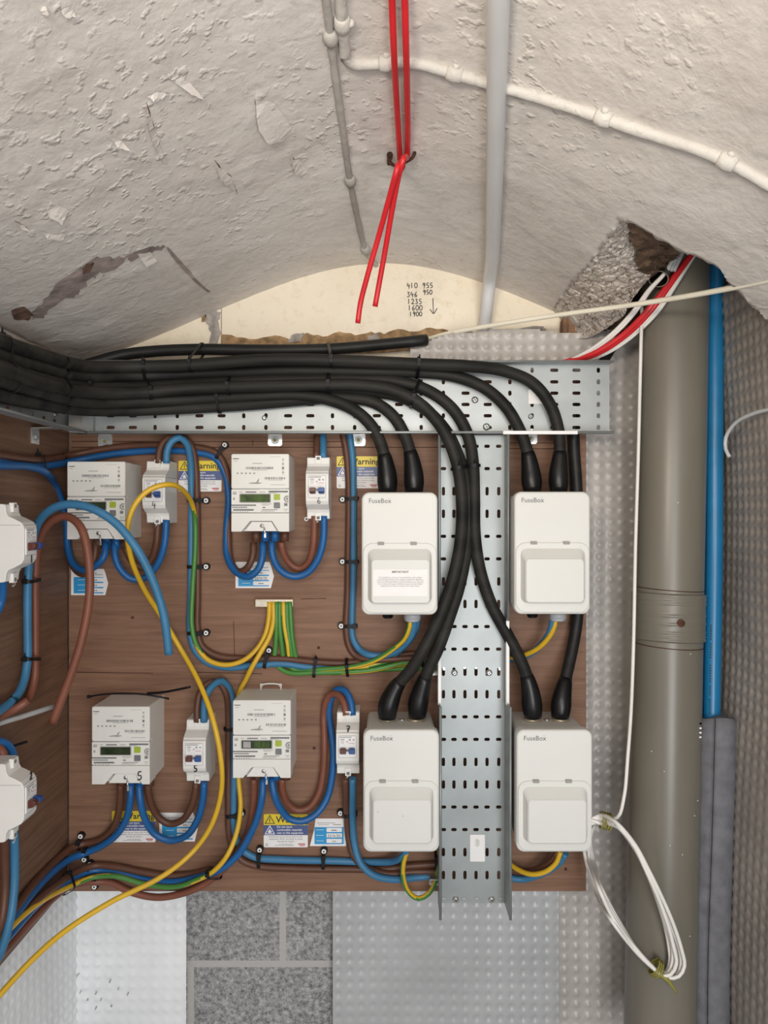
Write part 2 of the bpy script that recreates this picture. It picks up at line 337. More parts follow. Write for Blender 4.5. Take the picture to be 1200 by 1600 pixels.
DIG = {'0': [[(.5, 1), (.12, .8), (.1, .25), (.45, 0), (.85, .25), (.85, .8), (.5, 1)]], '1': [[(.3, 1), (.35, 0)]],
 '2': [[(.1, .75), (.4, 1), (.75, .8), (.6, .45), (.1, .02), (.45, .08), (.9, .0)]], '3': [[(.1, .95), (.7, .9), (.35, .55), (.8, .3), (.4, 0), (.05, .12)]],
 '4': [[(.25, 1), (.1, .45), (.85, .45)], [(.65, .75), (.6, -.1)]], '5': [[(.85, 1), (.3, .95), (.25, .55), (.7, .55), (.75, .15), (.1, .02)]],
 '6': [[(.7, 1), (.25, .6), (.15, .15), (.5, 0), (.8, .25), (.5, .45), (.18, .3)]], '7': [[(.1, .95), (.85, .95), (.4, 0)], [(.25, .5), (.75, .55)]],
 '9': [[(.8, .85), (.4, 1), (.15, .7), (.45, .5), (.8, .85), (.7, .4), (.5, -.1)]], '/': [[(.75, 1), (.2, 0)]],
 '|': [[(.5, 1), (.5, 0)]], '~': [[(0, .4), (.2, .7), (.4, .3), (.6, .6), (.8, .4), (1, .6)]], '^': [[(.5, 1), (.55, 0)], [(.2, .3), (.55, 0), (.95, .35)]]}
def hand_into(mb, body, size, x, z, y, mi=0, thick=0.0006):
    for ch in body:
        for st in DIG.get(ch, []):
            pts = cr([(x+a*size*.62, y, z+b*size) for a, b in st], size*.12)
            mb.tube(pts, thick, 4, mi)
        x += size*.72
# ------------------------------------------------------------------ setting
def struct(o): o['kind'] = 'structure'; return o
HOLE = [(858, 492), (880, 462), (905, 430), (925, 408), (945, 380), (968, 346), (985, 349), (1012, 362), (1030, 376), (1045, 381), (1062, 393), (1080, 399), (1098, 404), (1112, 415), (1126, 420), (1137, 442), (1150, 452), (1165, 468), (1200, 502), (1320, 620), (1320, 800), (780, 800), (835, 540)]
def inside(p, poly):
    x, y = p; c = False; j = len(poly)-1
    for i in range(len(poly)):
        xi, yi = poly[i]; xj, yj = poly[j]
        if (yi > y) != (yj > y) and x < (xj-xi)*(y-yi)/(yj-yi)+xi: c = not c
        j = i
    return c
def nearest(p, poly):
    best = None; bd = 1e9
    for i in range(len(poly)):
        a = Vector(poly[i]); b = Vector(poly[(i+1) % len(poly)]); q = Vector(p); d = b-a
        t = max(0, min(1, (q-a).dot(d)/d.length_squared)); c = a+d*t
        if (q-c).length < bd: bd = (q-c).length; best = c
    return best, bd
mb = MB(); NX = 200; ys = [-0.6+0.05*i for i in range(20)]+[0.4+0.0055*i for i in range(int(0.86/0.0055)+1)]
grid = {}
for j, y in enumerate(ys):
    for i in range(NX+1):
        x = -0.5+i/NX; 
        grid[i, j] = len(mb.v); mb.v.append((x, y, vault_r(x, y)))
keep = []
for j in range(len(ys)-1):
    for i in range(NX):
        q = [grid[i, j], grid[i+1, j], grid[i+1, j+1], grid[i, j+1]]
        c = sum((Vector(mb.v[k]) for k in q), Vector())/4
        if c.y > 0.5 and inside(proj(c), HOLE): continue
        keep.append(q)
cnt = {}
for q in keep:
    for k in range(4):
        e = tuple(sorted((q[k], q[(k+1) % 4]))); cnt[e] = cnt.get(e, 0)+1
for e, c in cnt.items():
    if c == 1:
        for k in e:
            v = Vector(mb.v[k])
            if v.y > 0.5 and v.y < 1.255 and abs(v.x) < 0.499:
                n_, d = nearest(proj(v), HOLE)
                if d < 14:
                    w_ = V(n_.x+random.uniform(-2, 2), n_.y+random.uniform(-2, 2)); mb.v[k] = (w_.x, w_.y, w_.z)
for q in keep: mb.f.append(tuple(q)); mb.m.append(0); mb.sm.append(True)
ceil = struct(mb.build('ceiling', 'vault_paint', centre=False))
sol = ceil.modifiers.new('thick', 'SOLIDIFY'); sol.thickness = 0.045; sol.offset = 1.0 if ceil.data.polygons[0].normal.z > 0 else -1.0

def slab(name, lo, hi, m):
    b = MB(); lo = Vector(lo); hi = Vector(hi); b.box((lo+hi)/2, hi-lo); return struct(b.build(name, m, centre=False))
slab('wall_back', (-0.62, 1.252, 0), (0.62, 1.37, ZC+0.30), 'blocks')
slab('wall_left', (-0.62, -0.6, 0), (-0.505, 1.252, ZC+0.9), 'vault_paint')
slab('wall_right', (0.535, -0.6, 0), (0.62, 1.252, ZC+0.9), 'blocks')
slab('floor', (-0.62, -0.6, -0.05), (0.62, 1.37, 0), 'floor_concrete')
slab('light_block_slab', (-0.62, -0.6, ZC+0.9), (0.62, 1.37, ZC+0.95), 'cavity_earth')  # unseen slab added to stop light leaking in through the vault hole
slab('wall_upper', (-0.62, 1.2525, ZC+0.30), (0.62, 1.37, ZC+0.9), 'cavity_earth')
# cream painted lunette under the arch
b = MB(); xs = [-0.498+0.83*i/60 for i in range(61)]
top = [(x, vault_z(x, 1.25)+0.004) for x in xs]
poly = [(xs[0], ZC+0.235), (xs[-1], ZC+0.235)]+top[::-1]
b.prism(poly, 1.245, 1.2525)
lun = struct(b.build('wall_lunette', 'cream_paint', centre=False))
def patch(name, outline, Y, m, parent=None, th=0.002, jit=2.0, sub=3):
    pts = []
    for i in range(len(outline)):
        a = Vector(outline[i]); c = Vector(outline[(i+1) % len(outline)])
        for k in range(sub):
            q = a.lerp(c, k/sub)
            if k: q += Vector((random.uniform(-jit, jit), random.uniform(-jit, jit)))
            pts.append(q)
    ps = [P(q.x, q.y, Y) for q in pts]
    area2 = sum(ps[i].x*ps[(i+1) % len(ps)].z-ps[(i+1) % len(ps)].x*ps[i].z for i in range(len(ps)))
    if area2 < 0: ps = ps[::-1]
    bb = MB(); bb.prism([(p.x, p.z) for p in ps], Y, Y+th); o = bb.build(name, m, parent, centre=False); return o
# crumbling strip along the bottom of the lunette
patch('crumbled_plaster', [(345, 522), (370, 527), (400, 530), (430, 524), (455, 532), (480, 520), (505, 526), (530, 518), (555, 524), (580, 518), (600, 522), (622, 514), (650, 518), (672, 512), (700, 516), (705, 530), (660, 545), (560, 552), (400, 556), (345, 552)], 1.243, 'brown_crumble', lun)
patch('crumbled_plaster', [(455, 524), (475, 520), (470, 534), (448, 536)], 1.241, 'grey_crumble', lun)
patch('crumbled_plaster', [(318, 490), (332, 480), (345, 488), (340, 500), (345, 520), (338, 545), (325, 548), (330, 520), (322, 505)], 1.243, 'grey_crumble', lun)
patch('crumbled_plaster', [(314, 488), (321, 487), (320, 502), (315, 503)], 1.243, 'brown_crumble', lun)
patch('crumbled_plaster', [(575, 524), (590, 520), (595, 532), (578, 536)], 1.241, 'grey_crumble', lun)
patch('crumbled_plaster', [(705, 524), (725, 517), (760, 522), (800, 516), (850, 510), (852, 516), (800, 526), (740, 530)], 1.243, 'grey_crumble', lun, jit=3)
b = MB()
for (px, py) in ((644, 449), (643, 463), (645, 477), (645, 487), (647, 496)):
    pass
def hand_px(b, body, px, py, hpx, Y, th=0.0006):
    p = P(px, py, Y); hand_into(b, body, hpx*Y/1200, p.x, p.z, Y, 0, th)
for t_, x_, y_, h_ in (('410', 636, 450, 8), ('346', 636, 464, 8), ('1235', 637, 475, 8), ('1600', 638, 485, 8), ('1900', 640, 494, 7), ('955', 660, 450, 8), ('950', 661, 460, 7), ('^', 669, 490, 24)):
    hand_px(b, t_, x_, y_, h_, 1.2445)
b.build('handwriting', 'ink', lun)
b = MB(); b.cyl(P(346, 478, 1.244), P(346, 540, 1.244), 0.0007, 5); b.build('vertical_crack', 'grey_crumble', lun)

# rough hole in the vault, right: cheek of cracked mortar and earth behind
def grid_surf(name, c0, c1, nu, nv, amp, fr, m, parent=None, cells=False):
    a0 = cr(c0, 0.004); a1 = cr(c1, 0.004); bb = MB()
    for j in range(nv+1):
        for i in range(nu+1):
            p = a0[min(len(a0)-1, int(i/nu*(len(a0)-1)))].lerp(a1[min(len(a1)-1, int(i/nu*(len(a1)-1)))], j/nv)
            e = min(1, min(j, nv-j)/2)
            if cells:
                d, _ = noise.voronoi(p*fr*1.4+noise.noise_vector(p*40)*0.35); h = min(1.0, (d[1]-d[0])*7.0)*amp+noise.noise(p*45)*amp*0.7
            else: h = noise.fractal(p*fr, 1.0, 2.0, 5)*amp
            bb.v.append(tuple(p+Vector((0.35, -0.8, -0.4))*h*e))
    for j in range(nv):
        for i in range(nu):
            k = j*(nu+1)+i; bb.f.append((k, k+1, k+nu+2, k+nu+1)); bb.m.append(0); bb.sm.append(True)
    return bb.build(name, m, parent, centre=False)
edge = [V(x, y)+Vector((0, 0.0, 0.002)) for x, y in ((840, 520), (858, 492), (880, 462), (905, 430), (925, 408), (945, 380), (966, 344), (990, 346))]
inner = [P(878, 530, 1.225), P(915, 528, 1.205), P(945, 515, 1.17), P(970, 495, 1.14), P(992, 462, 1.11), P(1013, 432, 1.085), P(1013, 398, 1.06), P(1006, 364, 1.03)]
o = grid_surf('broken_mortar', edge, inner, 150, 70, 0.006, 42, 'cracked_mortar', ceil, True)
grid_surf('cavity_back', [P(900, 330, 1.25), P(1000, 320, 1.25), P(1100, 320, 1.25), P(1250, 330, 1.25)], [P(880, 560, 1.246), P(1000, 560, 1.246), P(1100, 560, 1.246), P(1250, 560, 1.246)], 80, 60, 0.02, 30, 'cavity_earth', ceil)
grid_surf('cavity_rubble', [V(985, 345, -.012), V(1005, 354, -.012), V(1028, 368, -.012), V(1048, 380, -.012), V(1070, 392, -.012)], [P(1000, 445, 1.10), P(1014, 436, 1.095), P(1030, 425, 1.11), P(1042, 416, 1.11), P(1058, 408, 1.108)], 60, 50, 0.012, 55, 'cavity_earth', ceil)
grid_surf('cavity_rubble', [P(940, 525, 1.22), P(965, 498, 1.22), P(990, 470, 1.22), P(1010, 440, 1.225)], [P(950, 560, 1.235), P(985, 545, 1.24), P(1005, 515, 1.24), P(1015, 480, 1.24)], 40, 24, 0.012, 50, 'cavity_earth', ceil)
b = MB(); c = P(887, 517, 1.232); b.box(c, (0.022, 0.02, 0.036), 0, Matrix.Rotation(0.05, 3, 'Y'))
tag(b.build('timber_plug', 'timber', bevel=0.002), 'small brown timber plug set in the wall below the broken plaster', 'timber')

# bare patches, flakes and cracks of the vault paint (children of the ceiling)
def vault_patch(name, outline, m, off=0.0012, jit=1.6, sub=3, th=0.0, curl=None):
    pts = []
    for i in range(len(outline)):
        a = Vector(outline[i]); c = Vector(outline[(i+1) % len(outline)])
        for k in range(sub):
            q = a.lerp(c, k/sub)
            if k: q += Vector((random.uniform(-jit, jit), random.uniform(-jit, jit)))
            pts.append(q)
    bm = bmesh.new(); cx = sum(p.x for p in pts)/len(pts); cy = sum(p.y for p in pts)/len(pts)
    vs = []
    for q in pts:
        w_ = V(q.x, q.y)
        lift = off
        if curl: lift += curl[2]*max(0, ((q.x-cx)*curl[0]+(q.y-cy)*curl[1]))
        vs.append(bm.verts.new(w_+Vector((0, -0.3, -0.95))*lift))
    f = bm.faces.new(vs)
    if f.normal.z > 0: f.normal_flip()
    bmesh.ops.triangulate(bm, faces=bm.faces[:])
    if th:
        r = bmesh.ops.extrude_face_region(bm, geom=bm.faces[:])
        for v in [g for g in r['geom'] if isinstance(g, bmesh.types.BMVert)]: v.co += Vector((0, 0.02, 0.05)).normalized()*th
    me = bpy.data.meshes.new(name); bm.to_mesh(me); bm.free(); me.materials.append(M[m])
    o = bpy.data.objects.new(name, me); COL.objects.link(o); o.parent = ceil; return o
vault_patch('bare_patch', [(48, 498), (60, 478), (80, 455), (92, 440), (118, 436), (128, 425), (150, 405), (175, 402), (200, 398), (190, 412), (170, 420), (150, 430), (128, 445), (118, 460), (95, 470), (70, 490)], 'bare_plaster', jit=4.5, sub=5)
vault_patch('bare_patch', [(198, 400), (215, 392), (240, 384), (258, 383), (250, 390), (222, 398), (205, 408)], 'bare_plaster', jit=2.5, sub=5)
vault_patch('bare_patch', [(18, 484), (38, 478), (54, 492), (44, 500), (22, 498)], 'bare_brick')
vault_patch('bare_patch', [(259, 384), (264, 386), (290, 415), (312, 440), (330, 455), (325, 456), (300, 435), (275, 408)], 'bare_plaster', jit=1)
vault_patch('bare_patch', [(128, 418), (138, 410), (148, 406), (140, 425), (130, 428)], 'bare_brick')
for ol, cu in (([(398, 148), (430, 160), (448, 185), (462, 205), (440, 216), (420, 216), (405, 195)], (-.6, .6, 0.00035)),
               ([(230, 148), (248, 142), (268, 145), (255, 151), (240, 153)], (0, 1, 0.0006)),
               ([(228, 160), (236, 175), (243, 200), (250, 225), (262, 258), (252, 250), (238, 215)], (-1, 0, 0.0004)),
               ([(335, 248), (350, 262), (362, 276), (370, 300), (358, 290), (345, 275)], (-1, .3, 0.0006)),
               ([(455, 240), (468, 250), (482, 268), (478, 280), (462, 268)], (-1, .2, 0.0007)),
               ([(165, 208), (190, 218), (205, 228), (185, 226)], (0, 1, 0.0006)),
               ([(255, 108), (285, 118), (320, 145), (300, 140), (270, 125)], (0, 1, 0.0004)),
               ([(70, 322), (90, 316), (108, 328), (98, 342), (80, 335)], (0, 1, 0.0005)),
               ([(22, 345), (35, 355), (48, 358), (38, 350)], (0, 1, 0.0005)),
               ([(60, 358), (85, 365), (105, 362), (100, 370), (75, 370)], (0, 1, 0.0005)),
               ([(215, 395), (235, 392), (246, 405), (230, 412)], (0, 1, 0.0004)),
               ([(60, 10), (72, 5), (78, 14), (70, 24)], (1, 0, 0.0005)), ([(90, 12), (110, 8), (120, 22), (104, 22)], (0, 1, 0.0004))):
    vault_patch('paint_flake', ol, 'vault_paint', 0.0015, 1.2, 3, 0.0, cu)
for ln in ([(399, 155), (403, 180), (416, 206)], [(229, 160), (237, 190), (244, 215), (252, 232)], [(336, 250), (345, 264), (362, 276)], [(356, 278), (366, 292), (371, 303)], [(250, 145), (264, 146)], [(458, 245), (464, 258), (474, 270)], [(172, 214), (192, 222)], [(24, 345), (44, 358)]):
    bb = MB(); pts = []
    for i in range(len(ln)-1):
        for k in range(4): pts.append((ln[i][0]+(ln[i+1][0]-ln[i][0])*k/4+random.uniform(-1, 1), ln[i][1]+(ln[i+1][1]-ln[i][1])*k/4))
    pts.append(ln[-1]); ps = []
    for x_, y_ in pts: q = V(x_, y_); ps.append(q)
    n_ = len(ps); bb.tube(ps, [0.0003+0.0010*math.sin(PI*i/(n_-1))*random.uniform(.5, 1) for i in range(n_)], 5); bb.build('paint_crack', 'bare_brick', ceil)

# ------------------------------------------------------------------ dimpled membrane sheets
def sheet(name, o0, U, Vv, lu, lv, m, label, amp=0.004, pitch=0.0185, res=0.0031, warp=None, sign=1, clip=None):
    U = Vector(U).normalized(); Vv = Vector(Vv).normalized(); Nn = U.cross(Vv); bb = MB()
    nu = int(lu/res); nv = int(lv/res)
    for j in range(nv+1):
        for i in range(nu+1):
            u = lu*i/nu; v = lv*j/nv
            fu = (u/pitch) % 1-.5; fv = (v/pitch) % 1-.5; d = math.hypot(fu, fv)
            k = 0.75+0.5*noise.noise(Vector((u*6, v*6, 2.2)))
            h = amp*sign*k*(0.5+0.5*math.cos(PI*min(1, d/0.42)))
            h += 0.003*noise.noise(Vector((u*5, v*5, 9)))
            p = Vector(o0)+U*u+Vv*v
            if warp: p, h = warp(p, u, v, h)
            bb.v.append(tuple(p+Nn*h))
    for j in range(nv):
        for i in range(nu):
            k = j*(nu+1)+i
            if clip and clip(Vector(bb.v[k])): continue
            bb.f.append((k, k+1, k+nu+2, k+nu+1)); bb.m.append(0); bb.sm.append(True)
    o = bb.build(name, m, centre=True); return tag(o, label, 'membrane')
# right strip with the part above the tray
x0 = P(640, 0, 1.237).x
def up_clip(p):
    px, py = proj(p); lim = 540 if px < 650 else (540-20*(px-650)/60 if px < 710 else 518-4*math.sin(px/30.0))
    return py < lim or (px < 868 and py > 700)
sheet('membrane_sheet', (x0, 1.238, ZC-0.95), (1, 0, 0), (0, 0, 1), 0.495-x0, 1.27, 'membrane', 'translucent dimpled membrane behind the right edge of the board and the big grey pipe', 0.0045, clip=up_clip,
      warp=lambda p, u, v, h: (p-Vector((0, 0.05*max(0, (p.x-0.385)/0.11)**2+0.026*min(1, max(0, (p.z-ZC-0.19)/0.045))*min(1, max(0, (0.40-p.x)/0.05)), 0)), h*(1-0.5*min(1, max(0, (p.x-0.36)/0.05)))))
# lower centre sheet
xa = P(520, 0, 1.232).x; xb = P(873, 0, 1.232).x
sheet('membrane_sheet', (xa, 1.231, ZC-0.95), (1, 0, 0), (0, 0, 1), xb-xa, 0.44, 'membrane_grey', 'grey dimpled membrane covering the wall below the middle of the board', 0.0035, sign=-1)
xc = P(107, 0, 1.24).x; xd = P(291, 0, 1.24).x
sheet('membrane_sheet', (xc, 1.24, ZC-0.98), (1, 0, 0), (0, 0, 1), xd-xc, 0.42, 'membrane_white', 'bright white dimpled membrane in the corner below the meters, left of the bare concrete blocks', 0.0042,
      warp=lambda p, u, v, h: (p, h*min(1, max(0.1, (v-0.10)/0.07))))
ms = bpy.data.objects['membrane_sheet.002'] if 'membrane_sheet.002' in bpy.data.objects else None
if ms:
    rr = random.Random(12)
    for (x_, y_) in ((113, 1490), (104, 1498), (122, 1523), (150, 1552), (158, 1562), (174, 1572), (200, 1553), (172, 1533), (126, 1550), (118, 1580), (185, 1545), (150, 1575), (137, 1562)):
        p = P(x_, y_, 1.237)-ms.location; g = MB(); g.box(p, (.0012+.0014*rr.random(), .0004, .003+.004*rr.random()), 0, Matrix.Rotation(.35+.3*rr.random(), 3, 'Y')); g.build('dirt_fleck', 'grey_crumble', ms)
sheet('membrane_sheet', (-0.4975, 0.45, ZC-0.98), (0, 1, 0), (0, 0, 1), 0.79, 0.394, 'membrane_white', 'white dimpled membrane on the left wall below the side board', 0.004)
sheet('membrane_sheet', (0.502, 1.20, ZC-0.98), (0, -1, 0), (0, 0, 1), 0.62, 1.31, 'membrane_shaded', 'dimpled membrane, darkened for shade, on the right wall behind the blue water pipe', 0.0045, sign=-1,
      warp=lambda p, u, v, h: (p+Vector((-0.01*math.sin(v*5+u*3), 0, 0)), h), clip=lambda p: proj(p)[1] < 440)

# ------------------------------------------------------------------ boards
def board(name, lo, hi, m, label):
    b = MB(); lo = Vector(lo); hi = Vector(hi); b.box((lo+hi)/2, hi-lo)
    return tag(b.build(name, m, bevel=0.0012), label, 'board')
bl = P(107, 0, 1.2).x; brx = P(916, 0, 1.2).x
BB = board('plywood_board', (bl, 1.2, P(0, 1393, 1.2).z), (brx, 1.218, P(0, 590, 1.2).z), 'plywood', 'large brown plywood backboard carrying four meters and four white fuse boxes')
b = MB()
loc = BB.location
for yy in (690, 699):
    a = P(112, yy, 1.1995)-loc; c = P(560 if yy == 690 else 700, yy, 1.1995)-loc; b.cyl(a, c, 0.0005, 4)
    a = P(795, yy+2, 1.1995)-loc; c = P(880, yy+2, 1.1995)-loc; b.cyl(a, c, 0.0005, 4)
for (xa_, ya_, xb_, yb_) in ((395, 687, 395, 697), (110, 1050, 240, 1052), (365, 970, 367, 1040), (300, 1050, 410, 1053), (470, 936, 510, 935)):
    b.cyl(P(xa_, ya_, 1.1997)-loc, P(xb_, yb_, 1.1997)-loc, 0.00045, 4)
b.build('pencil_line', 'rust', BB)
# small loose screws in the board
for (sx_, sy_, m_) in ((491, 1169, 'rust'), (207, 965, 'rust'), (884, 1358, 'rust'), (498, 1012, 'rust')):
    b = MB(); p = P(sx_, sy_, 1.199)-loc; b.cyl(p, p+Vector((0, -0.001, 0)), 0.0022, 8); b.build('screw_hole', m_, BB)
XS = -0.494
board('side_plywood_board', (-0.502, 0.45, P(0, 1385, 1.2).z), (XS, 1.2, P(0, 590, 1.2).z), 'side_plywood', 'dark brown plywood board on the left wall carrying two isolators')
# ------------------------------------------------------------------ perforated trays
def slot_plate(mb, us, vs, kinds, mapf, hole=(0.0125, 0.0055), N=20, th=0.0016):
    # us/vs: cell borders; kinds[i][j]: 'h','v',None ; mapf(u,v,d) -> point
    for i in range(len(us)-1):
        for j in range(len(vs)-1):
            u0, u1, v0, v1 = us[i], us[i+1], vs[j], vs[j+1]; k = kinds(i, j)
            if not k:
                mb.add([mapf(u0, v0, 0), mapf(u1, v0, 0), mapf(u1, v1, 0), mapf(u0, v1, 0)], [(0, 1, 2, 3)], 0, False); continue
            cu, cv = (u0+u1)/2, (v0+v1)/2; hu, hv = (k[0]/2, k[1]/2)
            r = min(hu, hv); inn = []; out = []
            angs = []
            for q in range(N): angs.append(2*PI*q/N)
            for c_ in ((u1, v1), (u0, v1), (u0, v0), (u1, v0)): angs.append(math.atan2(c_[1]-cv, c_[0]-cu) % (2*PI))
            angs = sorted(set(round(a, 6) for a in angs))
            for a in angs:
                ca, sa = math.cos(a), math.sin(a)
                t = min(((u1-cu)/ca if ca > 1e-9 else 1e9), ((u0-cu)/ca if ca < -1e-9 else 1e9), ((v1-cv)/sa if sa > 1e-9 else 1e9), ((v0-cv)/sa if sa < -1e-9 else 1e9))
                out.append((cu+ca*t, cv+sa*t))
                # stadium
                if hu >= hv:
                    ex = hu-r; x = ca*r+(ex if ca > 1e-6 else -ex if ca < -1e-6 else 0); inn.append((cu+x, cv+sa*r))
                else:
                    ex = hv-r; z = sa*r+(ex if sa > 1e-6 else -ex if sa < -1e-6 else 0); inn.append((cu+ca*r, cv+z))
            n = len(angs); V_ = [mapf(u, v, 0) for u, v in out]+[mapf(u, v, 0) for u, v in inn]+[mapf(u, v, th) for u, v in inn]
            F = []
            for q in range(n):
                q2 = (q+1) % n; F.append((q, q2, n+q2, n+q)); F.append((n+q, n+q2, 2*n+q2, 2*n+q))
            mb.add(V_, F, 0, False)
def borders(c, lo, hi):
    return [lo]+[(c[i]+c[i+1])/2 for i in range(len(c)-1)]+[hi]
def screw_part(parent, p, r=0.0055, m='bright_steel', loc=None, name='screw', axis=Vector((0, -1, 0)), h=0.003):
    b = MB(); p = Vector(p)-(loc or Vector())
    b.tube([p, p+axis*h*0.5, p+axis*h], [r, r*0.92, r*0.45], 14)
    o = b.build(name, m, parent)
    s = MB(); e = p+axis*(h+0.0001); rx = Vector((1, 0, 0)) if abs(axis.y) > .5 else Vector((0, 1, 0))
    for d in (rx+Vector((0, 0, .6)), Vector((0, 0, 1))-rx*.6):
        d = d.normalized()*r*0.5; s.cyl(e-d, e+d, r*0.11, 4)
    s.build('screw_slot', 'rust', o); return o
def bracket(parent, px, py, Y, loc, w_=0.022, h_=0.02, screw=True):
    p = P(px, py, Y)-loc; b = MB()
    b.loft([(p.x, p.z, w_, h_, 0.004, p.y), (p.x, p.z, w_, h_, 0.004, p.y-0.002)]); b.box(p+Vector((0, -0.014, h_*0.5)), (w_, 0.03, 0.0016))
    o = b.build('mounting_bracket', 'bright_steel', parent)
    c = MB(); q = p+Vector((0, -0.002, -0.001)); c.tube([q, q+Vector((0, -0.002, 0))], [0.0062, 0.0055], 16); c.build('washer', 'galvanised', o)
    c = MB(); q = p+Vector((0, -0.0042, -0.001)); c.tube([q, q+Vector((0, -0.001, 0))], [0.0028, 0.002], 12); c.build('screw', 'gold_tie', o)
    return o
YT = 1.165
colsH = [(138, 'v')]+[(173+34.65*i, 'hhvv'[i % 4]) for i in range(23)]
rowsH = [579+17.65*i for i in range(6)]
T1 = thing('cable_tray', 'galvanised perforated cable tray running along the top of the plywood board under the black cables', 'cable tray', P(540, 678, YT))
l0 = T1.location.copy()
b = MB(); us = borders([(c-600)/1200*YT for c, _ in colsH], (121-600)/1200*YT, (952-600)/1200*YT)
zz = [(800-r)/1200*YT for r in rowsH][::-1]; vs = borders(zz, (800-677.5)/1200*YT, (800-569)/1200*YT)
dim = {'h': (0.0125, 0.0052), 'v': (0.0052, 0.0078)}
slot_plate(b, us, vs, lambda i, j: dim[colsH[i][1]], lambda u, v, d: Vector((u, YT+d, ZC+v))-l0)
zt, zb = ZC+vs[-1], ZC+vs[0]; u0, u1 = us[0], us[-1]
b.build('perforated_base', 'galvanised', T1)
for z in (zt, zb):
    b = MB(); b.box(Vector(((u0+u1)/2, YT-0.012, z))-l0, (u1-u0, 0.025, 0.0016)); b.cyl(Vector((u0, YT-0.025, z-0.0006))-l0, Vector((u1, YT-0.025, z-0.0006))-l0, 0.0019, 8)
    b.build('flange', 'galvanised', T1)
for (x_, y_, r_) in ((742, 625, .0055), (760, 667, .0058), (829, 651, .0042), (413, 653, .0040)): screw_part(T1, P(x_, y_, YT), r_, loc=l0)
for (x_, y_) in ((430, 687), (560, 687), (165, 689), (828, 684)): bracket(T1, x_, y_, 1.2, l0)
b = MB(); q = P(841, 620, YT-0.0006)-l0; b.loft([(q.x, q.z, .030, .0215, .001, q.y), (q.x, q.z, .030, .0215, .001, q.y-.0003)]); st = b.build('sticker', 'paper_white', T1)
b = MB(); b.rect(q.x+.001, q.z+.001, .010, .0007, q.y-.0005); b.build('printing', 'ink_soft', st)
for a_, c_ in (((697, 678), (607, 678)), ((786, 676), (902, 676))):
    if a_[0] > 700:
        b = MB(); p0 = P(*a_, YT-0.027)-l0; p1 = P(*c_, YT-0.027)-l0; b.box((p0+p1)/2, ((p1-p0).length, 0.004, 0.005)); b.build('edge_strip', 'strip_white', T1)
# tray along the left wall
XT = -0.463
T2 = thing('cable_tray', 'galvanised perforated cable tray along the left wall, meeting the long tray in the corner', 'cable tray', (XT, 0.85, ZC+vs[0]))
l0 = T2.location.copy(); b = MB(); cy = [1.148-0.0336*i for i in range(18)][::-1]
ub = borders(cy, 0.55, 1.165)
slot_plate(b, ub, vs[:4], lambda i, j: None if i == 16 else dim['vhhv'[(20-i) % 4]], lambda u, v, d: Vector((XT-d, u, ZC+v))-l0)
b.build('perforated_base', 'galvanised', T2)
for z in (zb,):
    b = MB(); b.box(Vector((XT+0.011, 0.855, z))-l0, (0.022, 0.62, 0.0016)); b.cyl(Vector((XT+0.022, 0.55, z))-l0, Vector((XT+0.022, 1.14, z))-l0, 0.0017, 8); b.build('flange', 'galvanised', T2)
b = MB(); p0 = Vector((XT+0.004, 1.118, 0)); p1 = Vector((u0+0.026, YT-0.004, 0)); za, zc_ = ZC+(800-680)/1200*YT, ZC+(800-628)/1200*YT
pm_ = (p0+p1)/2+Vector((0.004, -0.006, 0))
for A, B_ in ((p0, pm_), (pm_, p1)):
    b.quad(Vector((A.x, A.y, za))-l0, Vector((B_.x, B_.y, za))-l0, Vector((B_.x, B_.y, zc_))-l0, Vector((A.x, A.y, zc_))-l0)
o = b.build('corner_plate', 'bright_steel', T2)
screw_part(T2, Vector((XT, 1.08, ZC+0.137)), .0045, loc=l0, axis=Vector((1, 0, 0)))
b = MB(); q = Vector((XS+0.001, 1.085, ZC+0.107))-l0; b.box(q, (0.002, 0.022, 0.022)); b.box(q+Vector((0.014, 0, 0.011)), (0.03, 0.022, 0.0016)); o = b.build('mounting_bracket', 'bright_steel', T2)
b = MB(); q = q+Vector((0.001, 0, -0.001)); b.tube([q, q+Vector((0.003, 0, 0))], [.0055, .004], 14); b.build('screw', 'galvanised', o)
# vertical tray
YV = 1.1665
T3 = thing('cable_tray', 'grey vertical perforated cable tray standing between the left and right fuse boxes', 'cable tray', P(742, 1411, YV)); l0 = T3.location.copy()
colsV = [692+17.25*i for i in range(6)]
rowsV = [(697+35.25*i, 'hhvv'[i % 4]) for i in range(20)]+[(1404, 'h')]
b = MB(); us = borders([(c-600)/1200*YV for c in colsV], (685-600)/1200*YV, (789-600)/1200*YV)
rz = [((800-r)/1200*YV, k) for r, k in rowsV][::-1]; vs = borders([z for z, _ in rz], (800-1411)/1200*YV, (800-680)/1200*YV)
dv = {'h': (0.0085, 0.0050), 'v': (0.0050, 0.0130)}
def kv(i, j):
    if j == 0: return None
    return dv[rz[j][1]]
slot_plate(b, us, vs, kv, lambda u, v, d: Vector((u, YV+d, ZC+v))-l0)
b.build('perforated_base', 'galvanised_dull', T3)
